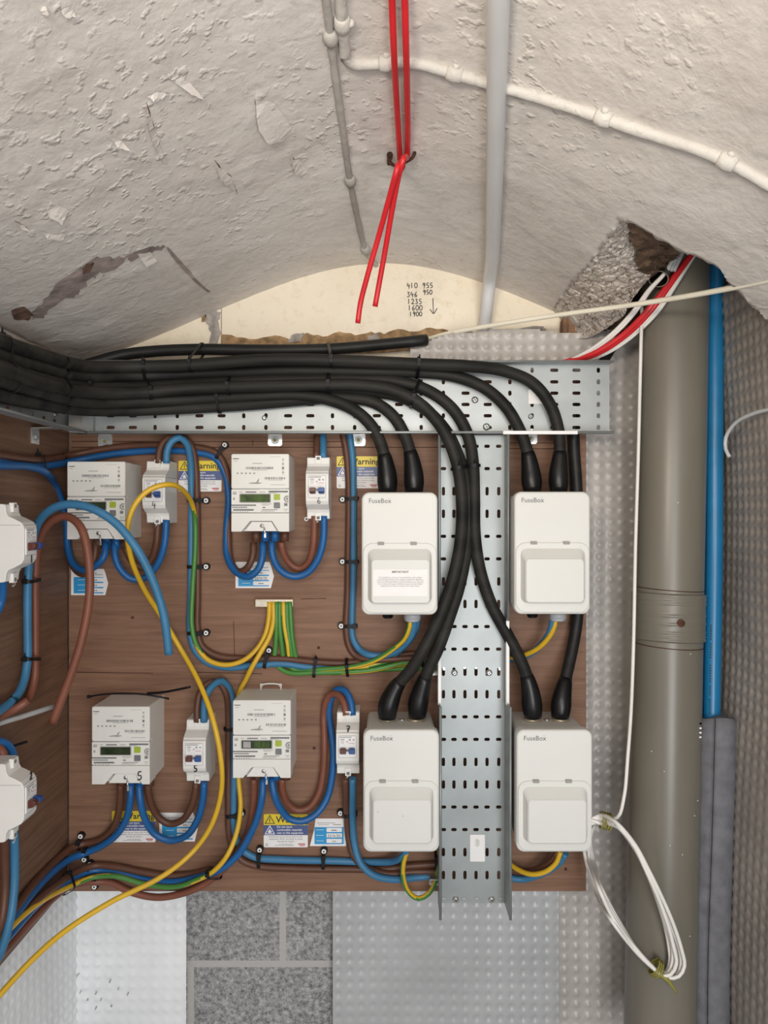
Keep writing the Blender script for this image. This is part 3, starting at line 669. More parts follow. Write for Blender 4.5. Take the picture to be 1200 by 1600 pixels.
for x_, sgn in ((us[0], -1), (us[-1], 1)):
    for (y0_, y1_, dep) in ((682, 962, 0.028), (962, 1096, 0.022), (1092, 1411, 0.048)):
        b = MB(); z0, z1 = ZC+(800-y0_)/1200*YV, ZC+(800-y1_)/1200*YV
        b.box(Vector((x_, YV-dep/2, (z0+z1)/2))-l0, (0.0016, dep, z0-z1)); b.cyl(Vector((x_+sgn*.0005, YV-dep, z0))-l0, Vector((x_+sgn*.0005, YV-dep, z1))-l0, 0.0021 if dep > .025 else .0012, 8)
        b.build('flange', 'galvanised_dull', T3)
    b = MB(); z0, z1 = ZC+(800-966)/1200*YV, ZC+(800-1095)/1200*YV; b.box(Vector((x_, YV-0.022, (z0+z1)/2))-l0, (0.0052, 0.010, z0-z1)); b.build('edge_strip', 'strip_white', T3, bevel=0.001)
for (x_, y_) in ((710, 1051), (764, 1051), (712, 1405), (768, 1405)): screw_part(T3, P(x_, y_, YV), .0052, loc=l0, h=.0045)
for (x_, y_) in ((725, 1404), (745, 1404), (782, 1404), (694, 1404)):
    b = MB(); q = P(x_, y_, YV-.0002)-l0; b.loft([(q.x, q.z, .0085, .005, .0024, q.y), (q.x, q.z, .007, .0038, .0018, q.y-.0006)]); b.build('slot_cover', 'galvanised', T3)
for (x_, y_) in ((744, 1043), (726, 1043), (694, 1045), (781, 1045)):
    b = MB(); q = P(x_, y_-2, YV+.001)-l0; b.loft([(q.x, q.z, .0045, .0085, .002, q.y), (q.x, q.z, .004, .008, .002, q.y-.0006)]); b.build('slot_cover', 'bright_steel', T3)
for (x_, y_) in ((680, 1044), (678, 1372)): bracket(T3, x_, y_, 1.2, l0, .016, .022)
b = MB(); q = P(746, 1325, YV-.0006)-l0; b.loft([(q.x, q.z, .0225, .041, .0015, q.y), (q.x, q.z, .0225, .041, .0015, q.y-.0004)]); st = b.build('sticker', 'paper_white', T3)
b = MB(); b.rect(q.x-.0005, q.z+.008, .0012, .012, q.y-.0006); b.rect(q.x+.002, q.z+.008, .0008, .009, q.y-.0006); b.rect(q.x-.003, q.z+.008, .0006, .010, q.y-.0006); b.build('printing', 'ink_soft', st)

# ------------------------------------------------------------------ fuse boxes
def fuse_box(cx, cy, label, important=False, glands=True, marks=()):
    YF = 1.085; c = P(cx, cy, YF); t = thing('fuse_box', label, 'fuse box', (c.x, 1.2, c.z), 'white fuse boxes beside the vertical tray')
    W, H = 0.1078, 0.1735; d = -0.115
    b = MB(); b.loft([(0, 0, .1005, .165, .008, 0), (0, 0, .1005, .165, .008, -.096)], n=6, cap0=True); b.build('back_box', 'box_side', t)
    b = MB(); b.loft([(0, 0, W-.002, H-.002, .010, -.0955), (0, 0, W, H, .011, -.098), (0, 0, W, H, .011, d+.004), (0, 0, W-.0015, H-.0015, .0105, d+.0012), (0, 0, W-.005, H-.005, .009, d)], n=8, cap0=True, smooth=False); cov = b.build('cover', 'box_plastic', t, auto=True)
    b = MB(); fz = -.0345; fw, fh = .1035, .0985
    # hinged window: rim and sloping raised panel
    b.loft([(0, fz, fw, fh, .014, d+.0002), (0, fz, fw, fh, .014, d-.0016), (0, fz, fw-.002, fh-.002, .013, d-.0022), (0, fz+.003, fw-.012, fh-.021, .010, d-.0022),
            (0, fz+.003, fw-.0125, fh-.0215, .010, d-.0012), (0, fz+.003, fw-.0135, fh-.0225, .009, d-.0012), (0.001, fz-.0035, fw-.021, fh-.036, .006, d-.0120), (0.001, fz-.0035, fw-.024, fh-.039, .005, d-.0135)], n=8)
    fl = b.build('window_flap', 'box_plastic', t)
    for sx in (-.0265, .0195):
        b = MB(); b.loft([(sx, fz+fh/2-.0005, .0095, .0045, .001, d), (sx, fz+fh/2-.0005, .0095, .0045, .001, d-.0026)], n=2); b.build('hinge', 'seam', fl)
    b = MB(); b.tube([Vector((-.050, d-.0003, -.064)), Vector((-.043, d-.0003, -.069)), Vector((-.025, d-.0003, -.0755)), Vector((0, d-.0003, -.0775)), Vector((.025, d-.0003, -.0755)), Vector((.043, d-.0003, -.069)), Vector((.050, d-.0003, -.064))], .0004, 5); b.build('moulding_line', 'seam', cov)
    b = MB(); text_into(b, 'FuseBox', .0095, -.044, .0715, d-.0003, bold=.00005, sx=.98); text_into(b, "'", .006, -.0155, .0745, d-.0003); b.build('lettering', 'ink_grey', cov)
    if important:
        y_ = d-.0137; b = MB(); b.loft([(0.0005, -.040, .076, .0375, .0005, y_), (0.0005, -.040, .076, .0375, .0005, y_-.0003)], n=1); st = b.build('notice_label', 'paper_white', fl)
        b = MB(); text_into(b, 'IMPORTANT', .0042, .0005, -.0262, y_-.0005, align='CENTER', bold=.00012)
        text_into(b, "This installation, or part of it, is protected by a device which\nautomatically switches off the supply if an earth fault develops.\nTest six-monthly by pressing the button marked 'T' or 'Test'. The\ndevice should switch off the supply and should then be switched\non to restore the supply. If the device does not switch off the\nsupply when the button is pressed, seek expert advice.", .00245, .0005, -.0332, y_-.0005, align='CENTER', spacing=.98)
        b.build('lettering', 'ink_grey', st)
    for (x_, z_) in marks:
        b = MB(); b.rect(x_, z_, .0014, .0008, d-.0138); b.build('scuff', 'ink_grey', fl)
    if glands:
        b = MB(); b.cyl((-.0165, -.055, -.0825), (-.0165, -.055, -.0975), .0080, 18); b.cyl((-.0165, -.055, -.0975), (-.0165, -.055, -.0995), .0080, 18, r2=.006); b.build('black_gland', 'tie_black', t)
        b = MB(); x_ = .020
        b.cyl((x_, -.06, -.0825), (x_, -.06, -.092), .0135, 6); b.cyl((x_, -.06, -.0905), (x_, -.06, -.100), .0125, 20); b.cyl((x_, -.06, -.100), (x_, -.06, -.1035), .0125, 20, r2=.010); b.build('cable_gland', 'gland_grey', t)
    else:
        b = MB(); b.cyl((.018, -.06, -.0825), (.018, -.06, -.098), .0125, 20); b.build('cable_gland', 'gland_grey', t)
    for x_ in (-.0195, .0225):
        b = MB(); b.cyl((x_, -.052, .0825), (x_, -.052, .0865), .0125, 20); b.build('top_gland', 'brass', t)
    b = MB(); b.cyl((.0025, -.052, .0825), (.0025, -.052, .085), .0045, 12); b.build('screw', 'bright_steel', t)
    return t
fuse_box(624.5, 865, 'white fuse box with an IMPORTANT notice stuck on its flap', True)
fuse_box(863, 864, 'white fuse box with plain flap, right of the one with the notice')
fuse_box(627, 1236, 'white fuse box directly below the one with the notice, left of the vertical tray', False, False, ((-.033, -.024), (.002, -.030)))
fuse_box(866.5, 1236, 'white fuse box at the lower right, next to the hanging coil of white cable', False, False)

# ------------------------------------------------------------------ meters
def meter(cx, cy, label, lcd='lcd', number=None, hanger=False, blank_lcd=False, blueties=False, notch_x=0.012):
    YF = 1.124; c = P(cx, cy, YF); t = thing('electricity_meter', label, 'meter', (c.x, 1.2, c.z), 'electricity meters on the board'); W, H, d = .0848, .114, -.076
    zt_ = H/2
    b = MB(); b.loft([(0, 0, W-.001, H-.001, .002, 0), (0, 0, W-.001, H-.001, .002, d+.012)], n=3, cap0=True); b.build('case', 'meter_plastic', t)
    b = MB(); h1 = .0512; z1 = zt_-h1/2
    b.loft([(0, z1, W, h1, .0025, d+.030), (0, z1, W, h1, .0025, d+.001), (0, z1, W-.002, h1-.002, .002, d)], n=4); top_ = b.build('upper_cover', 'meter_plastic', t)
    h2 = .0345; z2 = zt_-h1-h2/2-.0005
    b = MB(); b.loft([(0, z2, W-.0005, h2, .001, d+.030), (0, z2, W-.0005, h2, .001, d+.0006)], n=2); mid = b.build('display_panel', 'meter_plastic', t)
    zb_ = -zt_; z3 = z2-h2/2-.0004; n0 = notch_x
    b = MB(); poly = [(-W/2, zb_), (n0-.0335, zb_), (n0-.021, zb_+.0155), (n0+.011, zb_+.0155), (n0+.0215, zb_), (W/2, zb_), (W/2, z3), (-W/2, z3)]
    b.prism(poly, d, d+.030); low = b.build('terminal_cover', 'meter_plastic', t, bevel=.0008)
    b = MB(); b.prism([(n0-.029, zb_+.001), (n0+.018, zb_+.001), (n0+.010, zb_+.0145), (n0-.0185, zb_+.0145)], d+.0035, d+.02); b.build('terminal_recess', 'isolator_plastic', t)
    screw_part(low, Vector((n0-.004, d+.0034, zb_+.0088)), .0032, h=.0012)
    b = MB(); b.cyl((n0, d, zb_+.006), (n0+.001, d-.002, zb_-.003), .0012, 6); b.box((n0+.0015, d-.002, zb_-.005), (.0028, .001, .007)); b.build('wire_seal', 'bright_steel', low)
    # printing on the covers
    y_ = d-.0004; b = MB()
    b.rect(-.0355, zt_-.0072, .009, .0013, y_, 1); b.rect(-.036, zt_-.0105, .005, .0007, y_, 2)
    b.rect(-.004, zt_-.0140, .014, .0010, y_, 2)
    rx = random.Random(int(cx))
    def bars(x, z, wd, h):
        k = x
        while k < x+wd:
            q = rx.choice((.0004, .0007, .0011)); b.rect(k+q/2, z, q, h, y_, 1); k += q+rx.choice((.0004, .0006, .0010))
    bars(-.0205, zt_-.0208, .0395, .0034); bars(.0065, zt_-.0357, .029, .0034)
    b.rect(0, zt_-.0237, .022, .0006, y_, 2); b.rect(.022, zt_-.0385, .022, .0005, y_, 2); b.rect(.026, zt_-.0452, .021, .0006, y_, 2); b.rect(.022, zt_-.0045, .016, .0004, y_, 2)
    for k in range(5): b.rect(-.033+.0061*k, zt_-.0282, .0028, .0009, y_, 0); b.rect(-.033+.0061*k, zt_-.0296, .0018, .0005, y_, 2)
    for k, s in enumerate((.0022, .0026, .003, .0026)): b.rect(.0335, zt_-.0085-.0062*k, s, s, y_, 1 if k == 2 else 2); b.rect(.0335, zt_-.0115-.0062*k, .003, .0005, y_, 2)
    b.build('printing', ['ink', 'ink_grey', 'ink_soft'], top_)
    b = MB(); b.tube([Vector((-.016, d-.0003, zt_-.0432)), Vector((-.010, d-.0004, zt_-.0428)), Vector((-.004, d-.0006, zt_-.0428)), Vector((.002, d-.0003, zt_-.0425))], [.0004, .0008, .0014, .0003], 6)
    b.tube([Vector((-.005, d-.0004, zt_-.043)), Vector((-.003, d-.0007, zt_-.0395)), Vector((-.0015, d-.0004, zt_-.0365))], [.0008, .0011, .0003], 6); b.build('seal_tab', 'ink_soft', top_)
    y2 = d+.0002; b = MB(); z0 = z2+h2/2
    b.rect(.0265, z0-.0035, .028, .0024, y2, 1); b.rect(.018, z0-.0058, .012, .0006, y2, 2)
    for x_, wd in ((-.037, .006), (-.0285, .005), (-.020, .003), (-.012, .013), (.003, .009)): b.rect(x_, z0-.0042, wd, .0016 if wd > .01 or wd < .004 else .0009, y2, 1 if wd > .01 or wd < .004 else 2)
    b.rect(-.024, z0-.0235, .036, .0019, y2, 1); b.rect(-.030, z0-.0266, .022, .0013, y2, 1); b.rect(-.0245, z0-.0303, .030, .0022, y2, 1)
    for k in range(7): b.rect(-.0405+.0037*k, z0-.0333, .0012, .0011, y2, 1)
    b.rect(.0095, z0-.0215, .015, .0007, y2, 2); b.rect(.008, z0-.0232, .011, .0006, y2, 2); b.rect(.0055, z0-.0268, .004, .0012, y2, 0); b.rect(.014, z0-.0300, .023, .0008, y2, 1); b.rect(.011, z0-.0322, .020, .0008, y2, 2)
    b.rect(.0375, z0-.0225, .0055, .0048, y2, 2); b.rect(.0375, z0-.0225, .0035, .0026, y2-.0001, 1); b.rect(.0375, z0-.0295, .006, .0008, y2, 2); b.rect(.0375, z0-.0318, .004, .0006, y2, 2)
    b.rect(-.0375, z0-.0065, .0055, .0022, y2, 2); b.rect(-.0385, z0-.0140, .003, .0035, y2, 2)
    b.rect(-.0215, z0-.0001, W*.47, .0006, y2, 2); b.rect(0, z2-h2/2+.0002, W-.002, .0005, y2, 2)
    b.build('printing', ['ink', 'ink_grey', 'ink_soft'], mid)
    b = MB(); b.loft([(-.0075, z0-.0132, .0435, .0112, .001, d+.0004), (-.0075, z0-.0132, .043, .0108, .0008, d-.0004)], n=2); dp = b.build('display', lcd, mid)
    b = MB(); b.loft([(-.0075, z0-.0132, .046, .0132, .0012, d+.0004), (-.0075, z0-.0132, .046, .0132, .0012, d+.0001)], n=2); b.build('display_bezel', 'seam', mid)
    if blank_lcd:
        for k, wd in ((-.0215, .011), (-.0065, .010), (.006, .011)):
            b = MB(); b.rect(k, z0-.0132, wd, .009, d-.0006); b.build('display_window', 'ink_soft' if k < -.02 else 'lcd_green', dp)
    for k, m_ in ((0, 'button_green'), (1, 'button_grey')):
        b = MB(); b.loft([(.0245, z0-.0115-.0122*k, .0092, .0086, .0008, d+.0004), (.0245, z0-.0115-.0122*k, .0088, .0082, .0008, d-.0010)], n=2); b.build('push_button', m_, mid)
    b = MB(); q = Vector((.0395, d-.0002, z0-.0142)); b.tube([q+Vector((math.cos(a)*.0040, 0, math.sin(a)*.0040)) for a in [PI*.35+PI*1.3*k/12 for k in range(13)]], .0008, 6); b.cyl(q, q+Vector((0, -.0012, 0)), .0018, 10); b.build('optical_port', 'seam', mid)
    if number:
        b = MB(); hand_into(b, number, .0125, .024, zb_+.0065, d-.0004, 0, .0009); b.build('handwritten_number', 'ink', low)
    if hanger:
        b = MB(); zt2 = zt_
        b.tube(cr([Vector((-.012, -.005, zt2-.002)), Vector((-.012, -.005, zt2+.006)), Vector((.018, -.005, zt2+.006)), Vector((.018, -.005, zt2-.002))], .003), .0015, 6)
        for x_ in (-.012, .018): b.box((x_, -.004, zt2+.006), (.004, .003, .005))
        b.build('hanger', 'meter_plastic', t)
    for k, (x_, m_) in enumerate(((-.0125, 'brown_pvc'), (.0015, 'blue_pvc'), (.016, 'blue_pvc'), (.031, 'brown_pvc'))):
        b = MB(); b.cyl((x_, -.037, -H/2+.002), (x_, -.037, -H/2-.0155), .0062, 14); b.build('terminal_sleeve', m_, t)
    return t
meter(150, 782, 'cream electricity meter at the upper left, behind the blue and brown cable loops', notch_x=.006)
meter(406.5, 770, 'cream electricity meter at the upper middle with green-lit display, above the earth bar', 'lcd_green', notch_x=.006)
meter(188.5, 1165, 'cream electricity meter at the lower left with a handwritten 5', number='5', notch_x=.010)
meter(409, 1155, 'cream electricity meter at the lower middle with hanger bracket on top, below the earth bar', hanger=True, blank_lcd=True, notch_x=.006)

# ------------------------------------------------------------------ isolators
def isolator(loc, rotz, label, number, numz=-.0205, numx=-.003, thick=.0009, numsize=.0095):
    t = thing('isolator_switch', label, 'isolator', loc, 'two-pole isolators beside the meters', rotz); W, H, D = .0338, .0935, .066
    prof = []
    def side(s):
        return [(.040, s*H/2), (.0435, s*(H/2-.001)), (.0445, s*(H/2-.010)), (.047, s*(H/2-.0145)), (.054, s*(H/2-.0175)), (.0625, s*(H/2-.022)), (.0655, s*(H/2-.027)), (D, s*(H/2-.032))]
    prof = [(0, H/2)]+side(1)+side(-1)[::-1]+[(0, -H/2)]
    b = MB(); n = len(prof)
    for sx in (-1, 1): b.v += [(sx*W/2, -d_, z_) for d_, z_ in prof]
    b.f.append(tuple(range(n))); b.f.append(tuple(range(n, 2*n))[::-1]); b.m += [0, 0]; b.sm += [False]*2
    for i in range(n):
        j = (i+1) % n; b.f.append((i, n+i, n+j, j)); b.m.append(0); b.sm.append(False)
    body = b.build('case', 'isolator_plastic', t, bevel=.0007)
    if body.data.polygons[0].normal.x > 0: pass
    me = body.data; bm = bmesh.new(); bm.from_mesh(me); bmesh.ops.recalc_face_normals(bm, faces=bm.faces[:]); bm.to_mesh(me); bm.free()
    for sx in (-1, 1):        # seams on the cheeks
        b = MB()
        for z_ in (.0215,): b.cyl((sx*(W/2+.0001), -.062, z_), (sx*(W/2+.0001), -.004, z_), .0003, 4)
        b.build('seam_line', 'seam', body)
    b = MB(); b.rect(0, .0218, W, .0007, -D-.0003); b.build('seam_line', 'seam', body)
    for s in (1, -1):
        b = MB(); b.loft([(0, s*(H/2-.004), .0085, .0115, .001, -.042), (0, s*(H/2-.004), .0085, .0115, .001, -.0475)], n=2); tb = b.build('fixing_tab', 'isolator_plastic', t)
        b = MB(); b.loft([(0, s*(H/2-.0022), .0048, .0045, .001, -.0476), (0, s*(H/2-.0022), .0044, .0041, .001, -.0480)], n=2); b.build('tab_screw', 'ink_grey', tb)
    b = MB(); b.loft([(0, .0015, .0262, .0315, .001, -D+.0005), (0, .0015, .0262, .0315, .001, -D-.0012)], n=2); md = b.build('switch_module', 'paper_white', t)
    y_ = -D-.0015; b = MB()
    b.rect(-.003, .0155, .018, .0009, y_, 1); b.rect(-.0075, .0125, .006, .0009, y_, 1); b.rect(-.0075, .0105, .005, .0006, y_, 2); b.rect(-.0075, .0085, .005, .0006, y_, 2); b.rect(-.0075, .0065, .004, .0006, y_, 2)
    b.rect(.0035, .0118, .003, .0028, y_, 2); b.rect(.009, .0118, .0026, .0026, y_, 2); b.rect(-.0005, .009, .002, .002, y_, 2); b.rect(.006, .0068, .009, .0005, y_, 3)
    for z_ in (.0175, -.0145): b.rect(0, z_, .026, .0005, y_, 2)
    for x_ in (-.0129, .0129): b.rect(x_, .0015, .0005, .032, y_, 2)
    b.build('printing', ['ink', 'ink_grey', 'ink_soft', 'ink_red'], md)
    for x_, m_ in ((-.0063, 'toggle_brown'), (.0068, 'toggle_blue')):
        b = MB(); b.loft([(x_, -.0045, .0082, .0098, .0012, y_), (x_, -.0038, .0092, .0078, .0012, y_-.006), (x_, -.0032, .0086, .005, .0012, y_-.009)], n=3); b.build('toggle', m_, md)
    b = MB(); b.box((0, y_-.004, -.003), (.005, .003, .0022)); b.build('toggle_link', 'ink_grey', md)
    b = MB(); hand_into(b, number, numsize, numx, numz, -D-.0004, 0, thick); b.build('handwritten_number', 'ink', t)
    b = MB(); b.tube(cr([Vector((.001, -.046, -H/2+.001)), Vector((-.002, -.048, -H/2-.004)), Vector((-.004, -.046, -H/2-.006)), Vector((0.001, -.044, -H/2-.003))], .001), .0006, 5); b.build('seal_wire', 'bright_steel', t)
    return t
def iso_at(cx, cy, label, num, **k):
    c = P(cx, cy, 1.134); return isolator((c.x, 1.2, c.z), 0, label, num, **k)
iso_at(240, 768, 'white two-pole isolator to the right of the upper left meter, behind the yellow wire arch', '4', numz=-.0245, numx=-.002, thick=.0005)
iso_at(495.5, 762, 'white two-pole isolator to the right of the upper middle meter', '6', numz=-.0235, numx=0, thick=.0004)
iso_at(303.5, 1180, 'white two-pole isolator with handwritten 5 beside the lower left meter', '5', numz=-.0245, numx=-.001)
iso_at(543, 1168, 'white two-pole isolator with handwritten 7 at its top, beside the lower left fuse box', '7', numz=.017+.006, numx=-.002, numsize=.009)
def iso_left(cy, label, num, **k):
    c = P(0, cy, .93); return isolator((XS, .93, c.z), PI/2, label, num, **k)
iso_left(848, 'white isolator on the left wall marked with a handwritten 1', '1', numz=-.0245, numx=0)
iso_left(1247, 'white isolator on the left wall marked with a handwritten 2', '2', numz=.0225, numx=-.002, numsize=.009)

# ------------------------------------------------------------------ stickers on the board
def warning(px0, py0, px1, py1, label):
    Y = 1.1996; a = P(px0, py0, Y); c = P(px1, py1, Y); W = c.x-a.x; H = a.z-c.z; cx, cz = (a.x+c.x)/2, (a.z+c.z)/2
    t = thing('warning_label', label, 'label', (cx, 1.2, cz), 'yellow and blue warning stickers on the board'); 
    b = MB(); b.loft([(0, 0, W, H, .002, -.0001), (0, 0, W, H, .002, -.0004)], n=3); b.build('backing', 'paper_white', t)
    b = MB(); b.loft([(0, H*.335, W, H*.33, .002, -.0004), (0, H*.335, W, H*.33, .002, -.0006)], n=3); yb = b.build('yellow_band', 'label_yellow', t)
    b = MB(); b.rect(0, H*.02, W, H*.30, -.0007); nb = b.build('blue_band', 'label_navy', t)
    b = MB(); text_into(b, 'Warning', H*.27, -W*.22, H*.25, -.0009, bold=.0002, sx=1.02); b.build('lettering', 'ink', yb)
    def tri(x, z, s, m1, m2, par, flame):
        b = MB(); b.prism([(x-s*.58, z-s*.45), (x+s*.58, z-s*.45), (x, z+s*.55)], -.0010, -.0007); b.build('triangle', m1, par)
        b = MB(); b.prism([(x-s*.44, z-s*.37), (x+s*.44, z-s*.37), (x, z+s*.39)], -.0012, -.0010); o = b.build('triangle_field', m2, par)
        b = MB()
        if flame: b.prism([(x-s*.18, z-s*.30), (x+s*.18, z-s*.30), (x+s*.2, z-s*.1), (x+s*.05, z+s*.02), (x, z+s*.22), (x-s*.1, z-s*.02), (x-s*.2, z-s*.12)], -.0014, -.0012)
        else: b.box((x, -.0013, z+s*.02), (s*.09, .0002, s*.36)); b.box((x, -.0013, z-s*.26), (s*.1, .0002, s*.1))
        b.build('symbol', m1, par)
    tri(-W*.36, H*.335, H*.27, 'ink', 'label_yellow', yb, False); tri(-W*.36, H*.02, H*.27, 'paper_white', 'label_navy', nb, True)
    b = MB(); text_into(b, 'Do not store\ncombustible materials\nnear to this equipment', H*.092, -W*.2, H*.09, -.0009, bold=.00006, spacing=.98, sx=.93); b.build('lettering', 'paper_white', nb)
    b = MB(); text_into(b, 'Avoid storing any items near to this\nequipment which are likely to cause\ndamage by impact', H*.073, 0, -H*.20, -.0007, align='CENTER', spacing=.95, sx=.95)
    b.rect(-.002, -H*.44, W*.42, .0006, -.0007); b.rect(0, -H*.40, W*.3, .0005, -.0007)
    b.tube([Vector((-W*.43+.0016*math.cos(q*.7), -.0007, -H*.42+.0016*math.sin(q*.7))) for q in range(10)], .0003, 4)
    b.build('lettering', 'ink_grey', t)
    b = MB(); b.rect(W*.36, -H*.40, W*.16, .0016, -.0007); b.rect(W*.37, -H*.45, W*.12, .0010, -.0007); b.build('logo', 'ink_red', t)
    return t
warning(279, 720, 346, 768, 'yellow Warning sticker at the top left, just left of the upper middle meter')
warning(526, 713, 593, 763, 'yellow Warning sticker at the top, left of the fuse box with the notice')
warning(175, 1267, 243, 1316, 'yellow Warning sticker half covered by cables below the meter marked 5')
warning(412, 1272, 481, 1324, 'yellow Warning sticker below the lower middle meter, under the brown and blue cable bend')
def info(px0, py0, px1, py1, label, flip, texts, rot=0.0):
    Y = 1.1996; a = P(px0, py0, Y); c = P(px1, py1, Y); W = c.x-a.x; H = a.z-c.z
    t = thing('test_label', label, 'label', ((a.x+c.x)/2, 1.2, (a.z+c.z)/2), 'white and blue test stickers on the board'); s = -1 if flip else 1
    pl = [(-W/2, -H/2), (W/2-W*.08, -H/2), (W/2, -H*.05), (W/2-W*.08, H*.36), (W/2-W*.12, H/2), (-W/2, H/2)]
    if flip: pl = [(-W/2, -H/2), (W/2, -H/2), (W/2, H/2), (-W/2+W*.16, H/2), (-W/2+W*.12, H*.1)]
    b = MB(); b.prism(pl, -.0004, -.0001); b.build('backing', 'paper_white', t)
    b = MB(); b.rect(s*0-W*.0+(W*.03 if flip else -W*.03), -H*.12, W*.80, H*.62, -.0005); bd = b.build('blue_field', 'label_cyan', t)
    b = MB()
    for k in range(3): b.loft([(W*.17, H*(.09-.2*k), W*.42, H*.15, .001, -.0006), (W*.17, H*(.09-.2*k), W*.42, H*.15, .001, -.0007)], n=2)
    for k in range(3): b.rect(-W*.22, H*(.09-.2*k), W*.2, .0006, -.0006)
    b.build('write_on_field', 'paper_white', bd)
    b = MB()
    for k, tx in enumerate(texts): hand_into(b, tx, H*.095, W*.17-len(tx)*H*.034, H*(.03-.2*k), -.0009, 0, .00035)
    b.rect(-W*.05, H*.34, W*.5, .0007, -.0005); b.rect(W*.25, H*.28, W*.22, .0009, -.0005); b.rect(-W*.12, H*.28, W*.3, .0005, -.0005)
    b.build('lettering', 'ink_grey', t); t.rotation_euler = (0, rot, 0); return t
info(111, 889, 169, 930, 'white and blue test sticker below the upper left meter, crossed by the brown cable', False, ['~~', '~~', '~~'])
info(368, 878, 428, 919, 'white and blue test sticker below the upper middle meter, above the earth bar', False, ['~~', '22/4/25', '~~~'])
info(249, 1270, 309, 1315, 'white and blue test sticker below the isolator marked 5, behind cable bends', False, ['~~', '~~', '~~'])
info(484, 1279, 541, 1322, 'white and blue test sticker with handwritten date below the isolator marked 7', True, ['~~~', '22/4/25', '1~'])
# ------------------------------------------------------------------ pipes on the right
def line(px0, py0, Y0, px1, py1, Y1, n=40):
    a = P(px0, py0, Y0); b = P(px1, py1, Y1); return [a.lerp(b, i/n) for i in range(n+1)]
def at_py(pts, py):
    return min(pts, key=lambda p: abs(proj(p)[1]-py))
SP0, SP1 = P(1057, 300, 1.165), P(1030, 1640, 1.105); sp = [SP0.lerp(SP1, i/200) for i in range(201)]
t = thing('soil_pipe', 'big grey-brown plastic soil pipe standing in the right corner', 'pipe', SP1); l0 = SP1
b = MB(); b.tube([p-l0 for p in sp], .0495, 48); b.build('pipe', 'soil_pipe', t)
def seg(a_, b_): return [p-l0 for p in sp if a_ <= proj(p)[1] <= b_]
b = MB(); s_ = seg(922, 1005); n = len(s_)
prof = {0: .0500, 1: .0528, 2: .0520, 3: .0528, 4: .0516, n-1: .0500, n-2: .0525, n-3: .0515, n-4: .0525, n-5: .0514, n-6: .0522, n-7: .0512}
c_ = cr(s_, .0015); k = len(c_); rad = []
for i in range(k):
    f = i/(k-1); r = .0518
    for q in (.04, .12, .20, .45, .62, .80, .88, .96): r += .0016*math.exp(-((f-q)/.018)**2)
    if f < .01 or f > .99: r = .0500
    rad.append(r)
b.tube(c_, rad, 48); col_ = b.build('collar', 'soil_pipe', t)
p = at_py(sp, 968); q = Vector((p.x-.001, p.y-.0522, p.z))-l0; b = MB(); b.cyl(q, q+Vector((0, -.0015, 0)), .0055, 12); b.build('plug_screw', 'rust', col_)
b = MB()
for py in (918, 1008):
    p = at_py(sp, py)-l0; b.tube([p+Vector((.0500*math.cos(a), .0500*math.sin(a), -.003*math.cos(a))) for a in [2*PI*i/48 for i in range(49)]], .0006, 4)
b.build('dirt_line', 'rust', t)
b = MB()
for i in range(11):
    a = random.uniform(-2.6, -.5); py = random.uniform(560, 1560); p = at_py(sp, py)-l0; q = p+Vector((math.cos(a)*.0494, math.sin(a)*.0494, 0)); b.box(q, (.0011, .0010, .0012))
for i in range(5):
    p = at_py(sp, 1118+i*5)-l0; a = -.75; q = p+Vector((math.cos(a)*.0494, math.sin(a)*.0494, 0)); b.box(q, (.004, .002, .0022))
b.build('paint_speck', 'paper_white', t)
# blue water pipe with its foam sleeve
wp = [P(1119, 330, 1.15), P(1117, 600, 1.14), P(1116, 850, 1.13), P(1112, 1120, 1.12), P(1108, 1640, 1.105)]
WP = cr(wp, .01); b = MB(); b.tube(WP, .0122, 24); wo = b.build('water_pipe', 'water_pipe'); tag(wo, 'bright blue plastic water pipe between the soil pipe and the right wall', 'pipe')
b = MB()
for i in range(34):
    if i in (6, 13, 14, 22, 27): continue
    py = 976+i*4.1; p = at_py(WP, py); p = P(proj(p)[0]-8.0, py, p.y); b.rect(0, 0, .0016, .0022, 0); s_ = len(b.v)-4
    for k in range(4): v = Vector(b.v[s_+k]); b.v[s_+k] = tuple(v+p+Vector((0, -.0109, 0))-wo.location)
b.build('printed_text', 'ink', wo)
fs = cr([P(1118, 1118, 1.12), P(1113, 1300, 1.115), P(1107, 1480, 1.11), P(1106, 1640, 1.105)], .01); b = MB(); seg_ = 40
rings = []
for ri, r in ((0, .0292), (1, .0138)):
    for i, p in enumerate(fs):
        t_ = (fs[min(i+1, len(fs)-1)]-fs[max(i-1, 0)]).normalized(); nx = (Vector((1, 0, 0))-t_*t_.x).normalized(); ny = t_.cross(nx)
        for k in range(seg_+1):
            a = -PI/2-.42+.012+(2*PI-.024)*k/seg_; rr = r*(1+(.02*noise.noise(Vector((i*.15, k*.3, ri))) if ri == 0 else 0))
            off = nx*math.cos(a)*rr+Vector((0, 1, 0))*math.sin(a)*rr
            b.v.append(tuple(p+off+Vector((0, 0, -.004*math.cos(a*2) if i == 0 else 0))))
n_ = len(fs); st_ = seg_+1
for ri in (0, 1):
    for i in range(n_-1):
        for k in range(seg_):
            o_ = ri*n_*st_+i*st_+k; f = (o_, o_+1, o_+st_+1, o_+st_); b.f.append(f if ri else f[::-1]); b.m.append(0); b.sm.append(True)
for i in range(n_-1):
    for k in (0, seg_): a_ = i*st_+k; c_ = n_*st_+a_; b.f.append((a_, c_, c_+st_, a_+st_)); b.m.append(0); b.sm.append(False)
for i in (0, n_-1):
    for k in range(seg_): a_ = i*st_+k; c_ = n_*st_+a_; b.f.append((a_, a_+1, c_+1, c_)); b.m.append(0); b.sm.append(False)
tag(b.build('pipe_insulation', 'foam'), 'dark grey foam insulation sleeve with a slit, around the lower half of the blue pipe', 'pipe insulation')

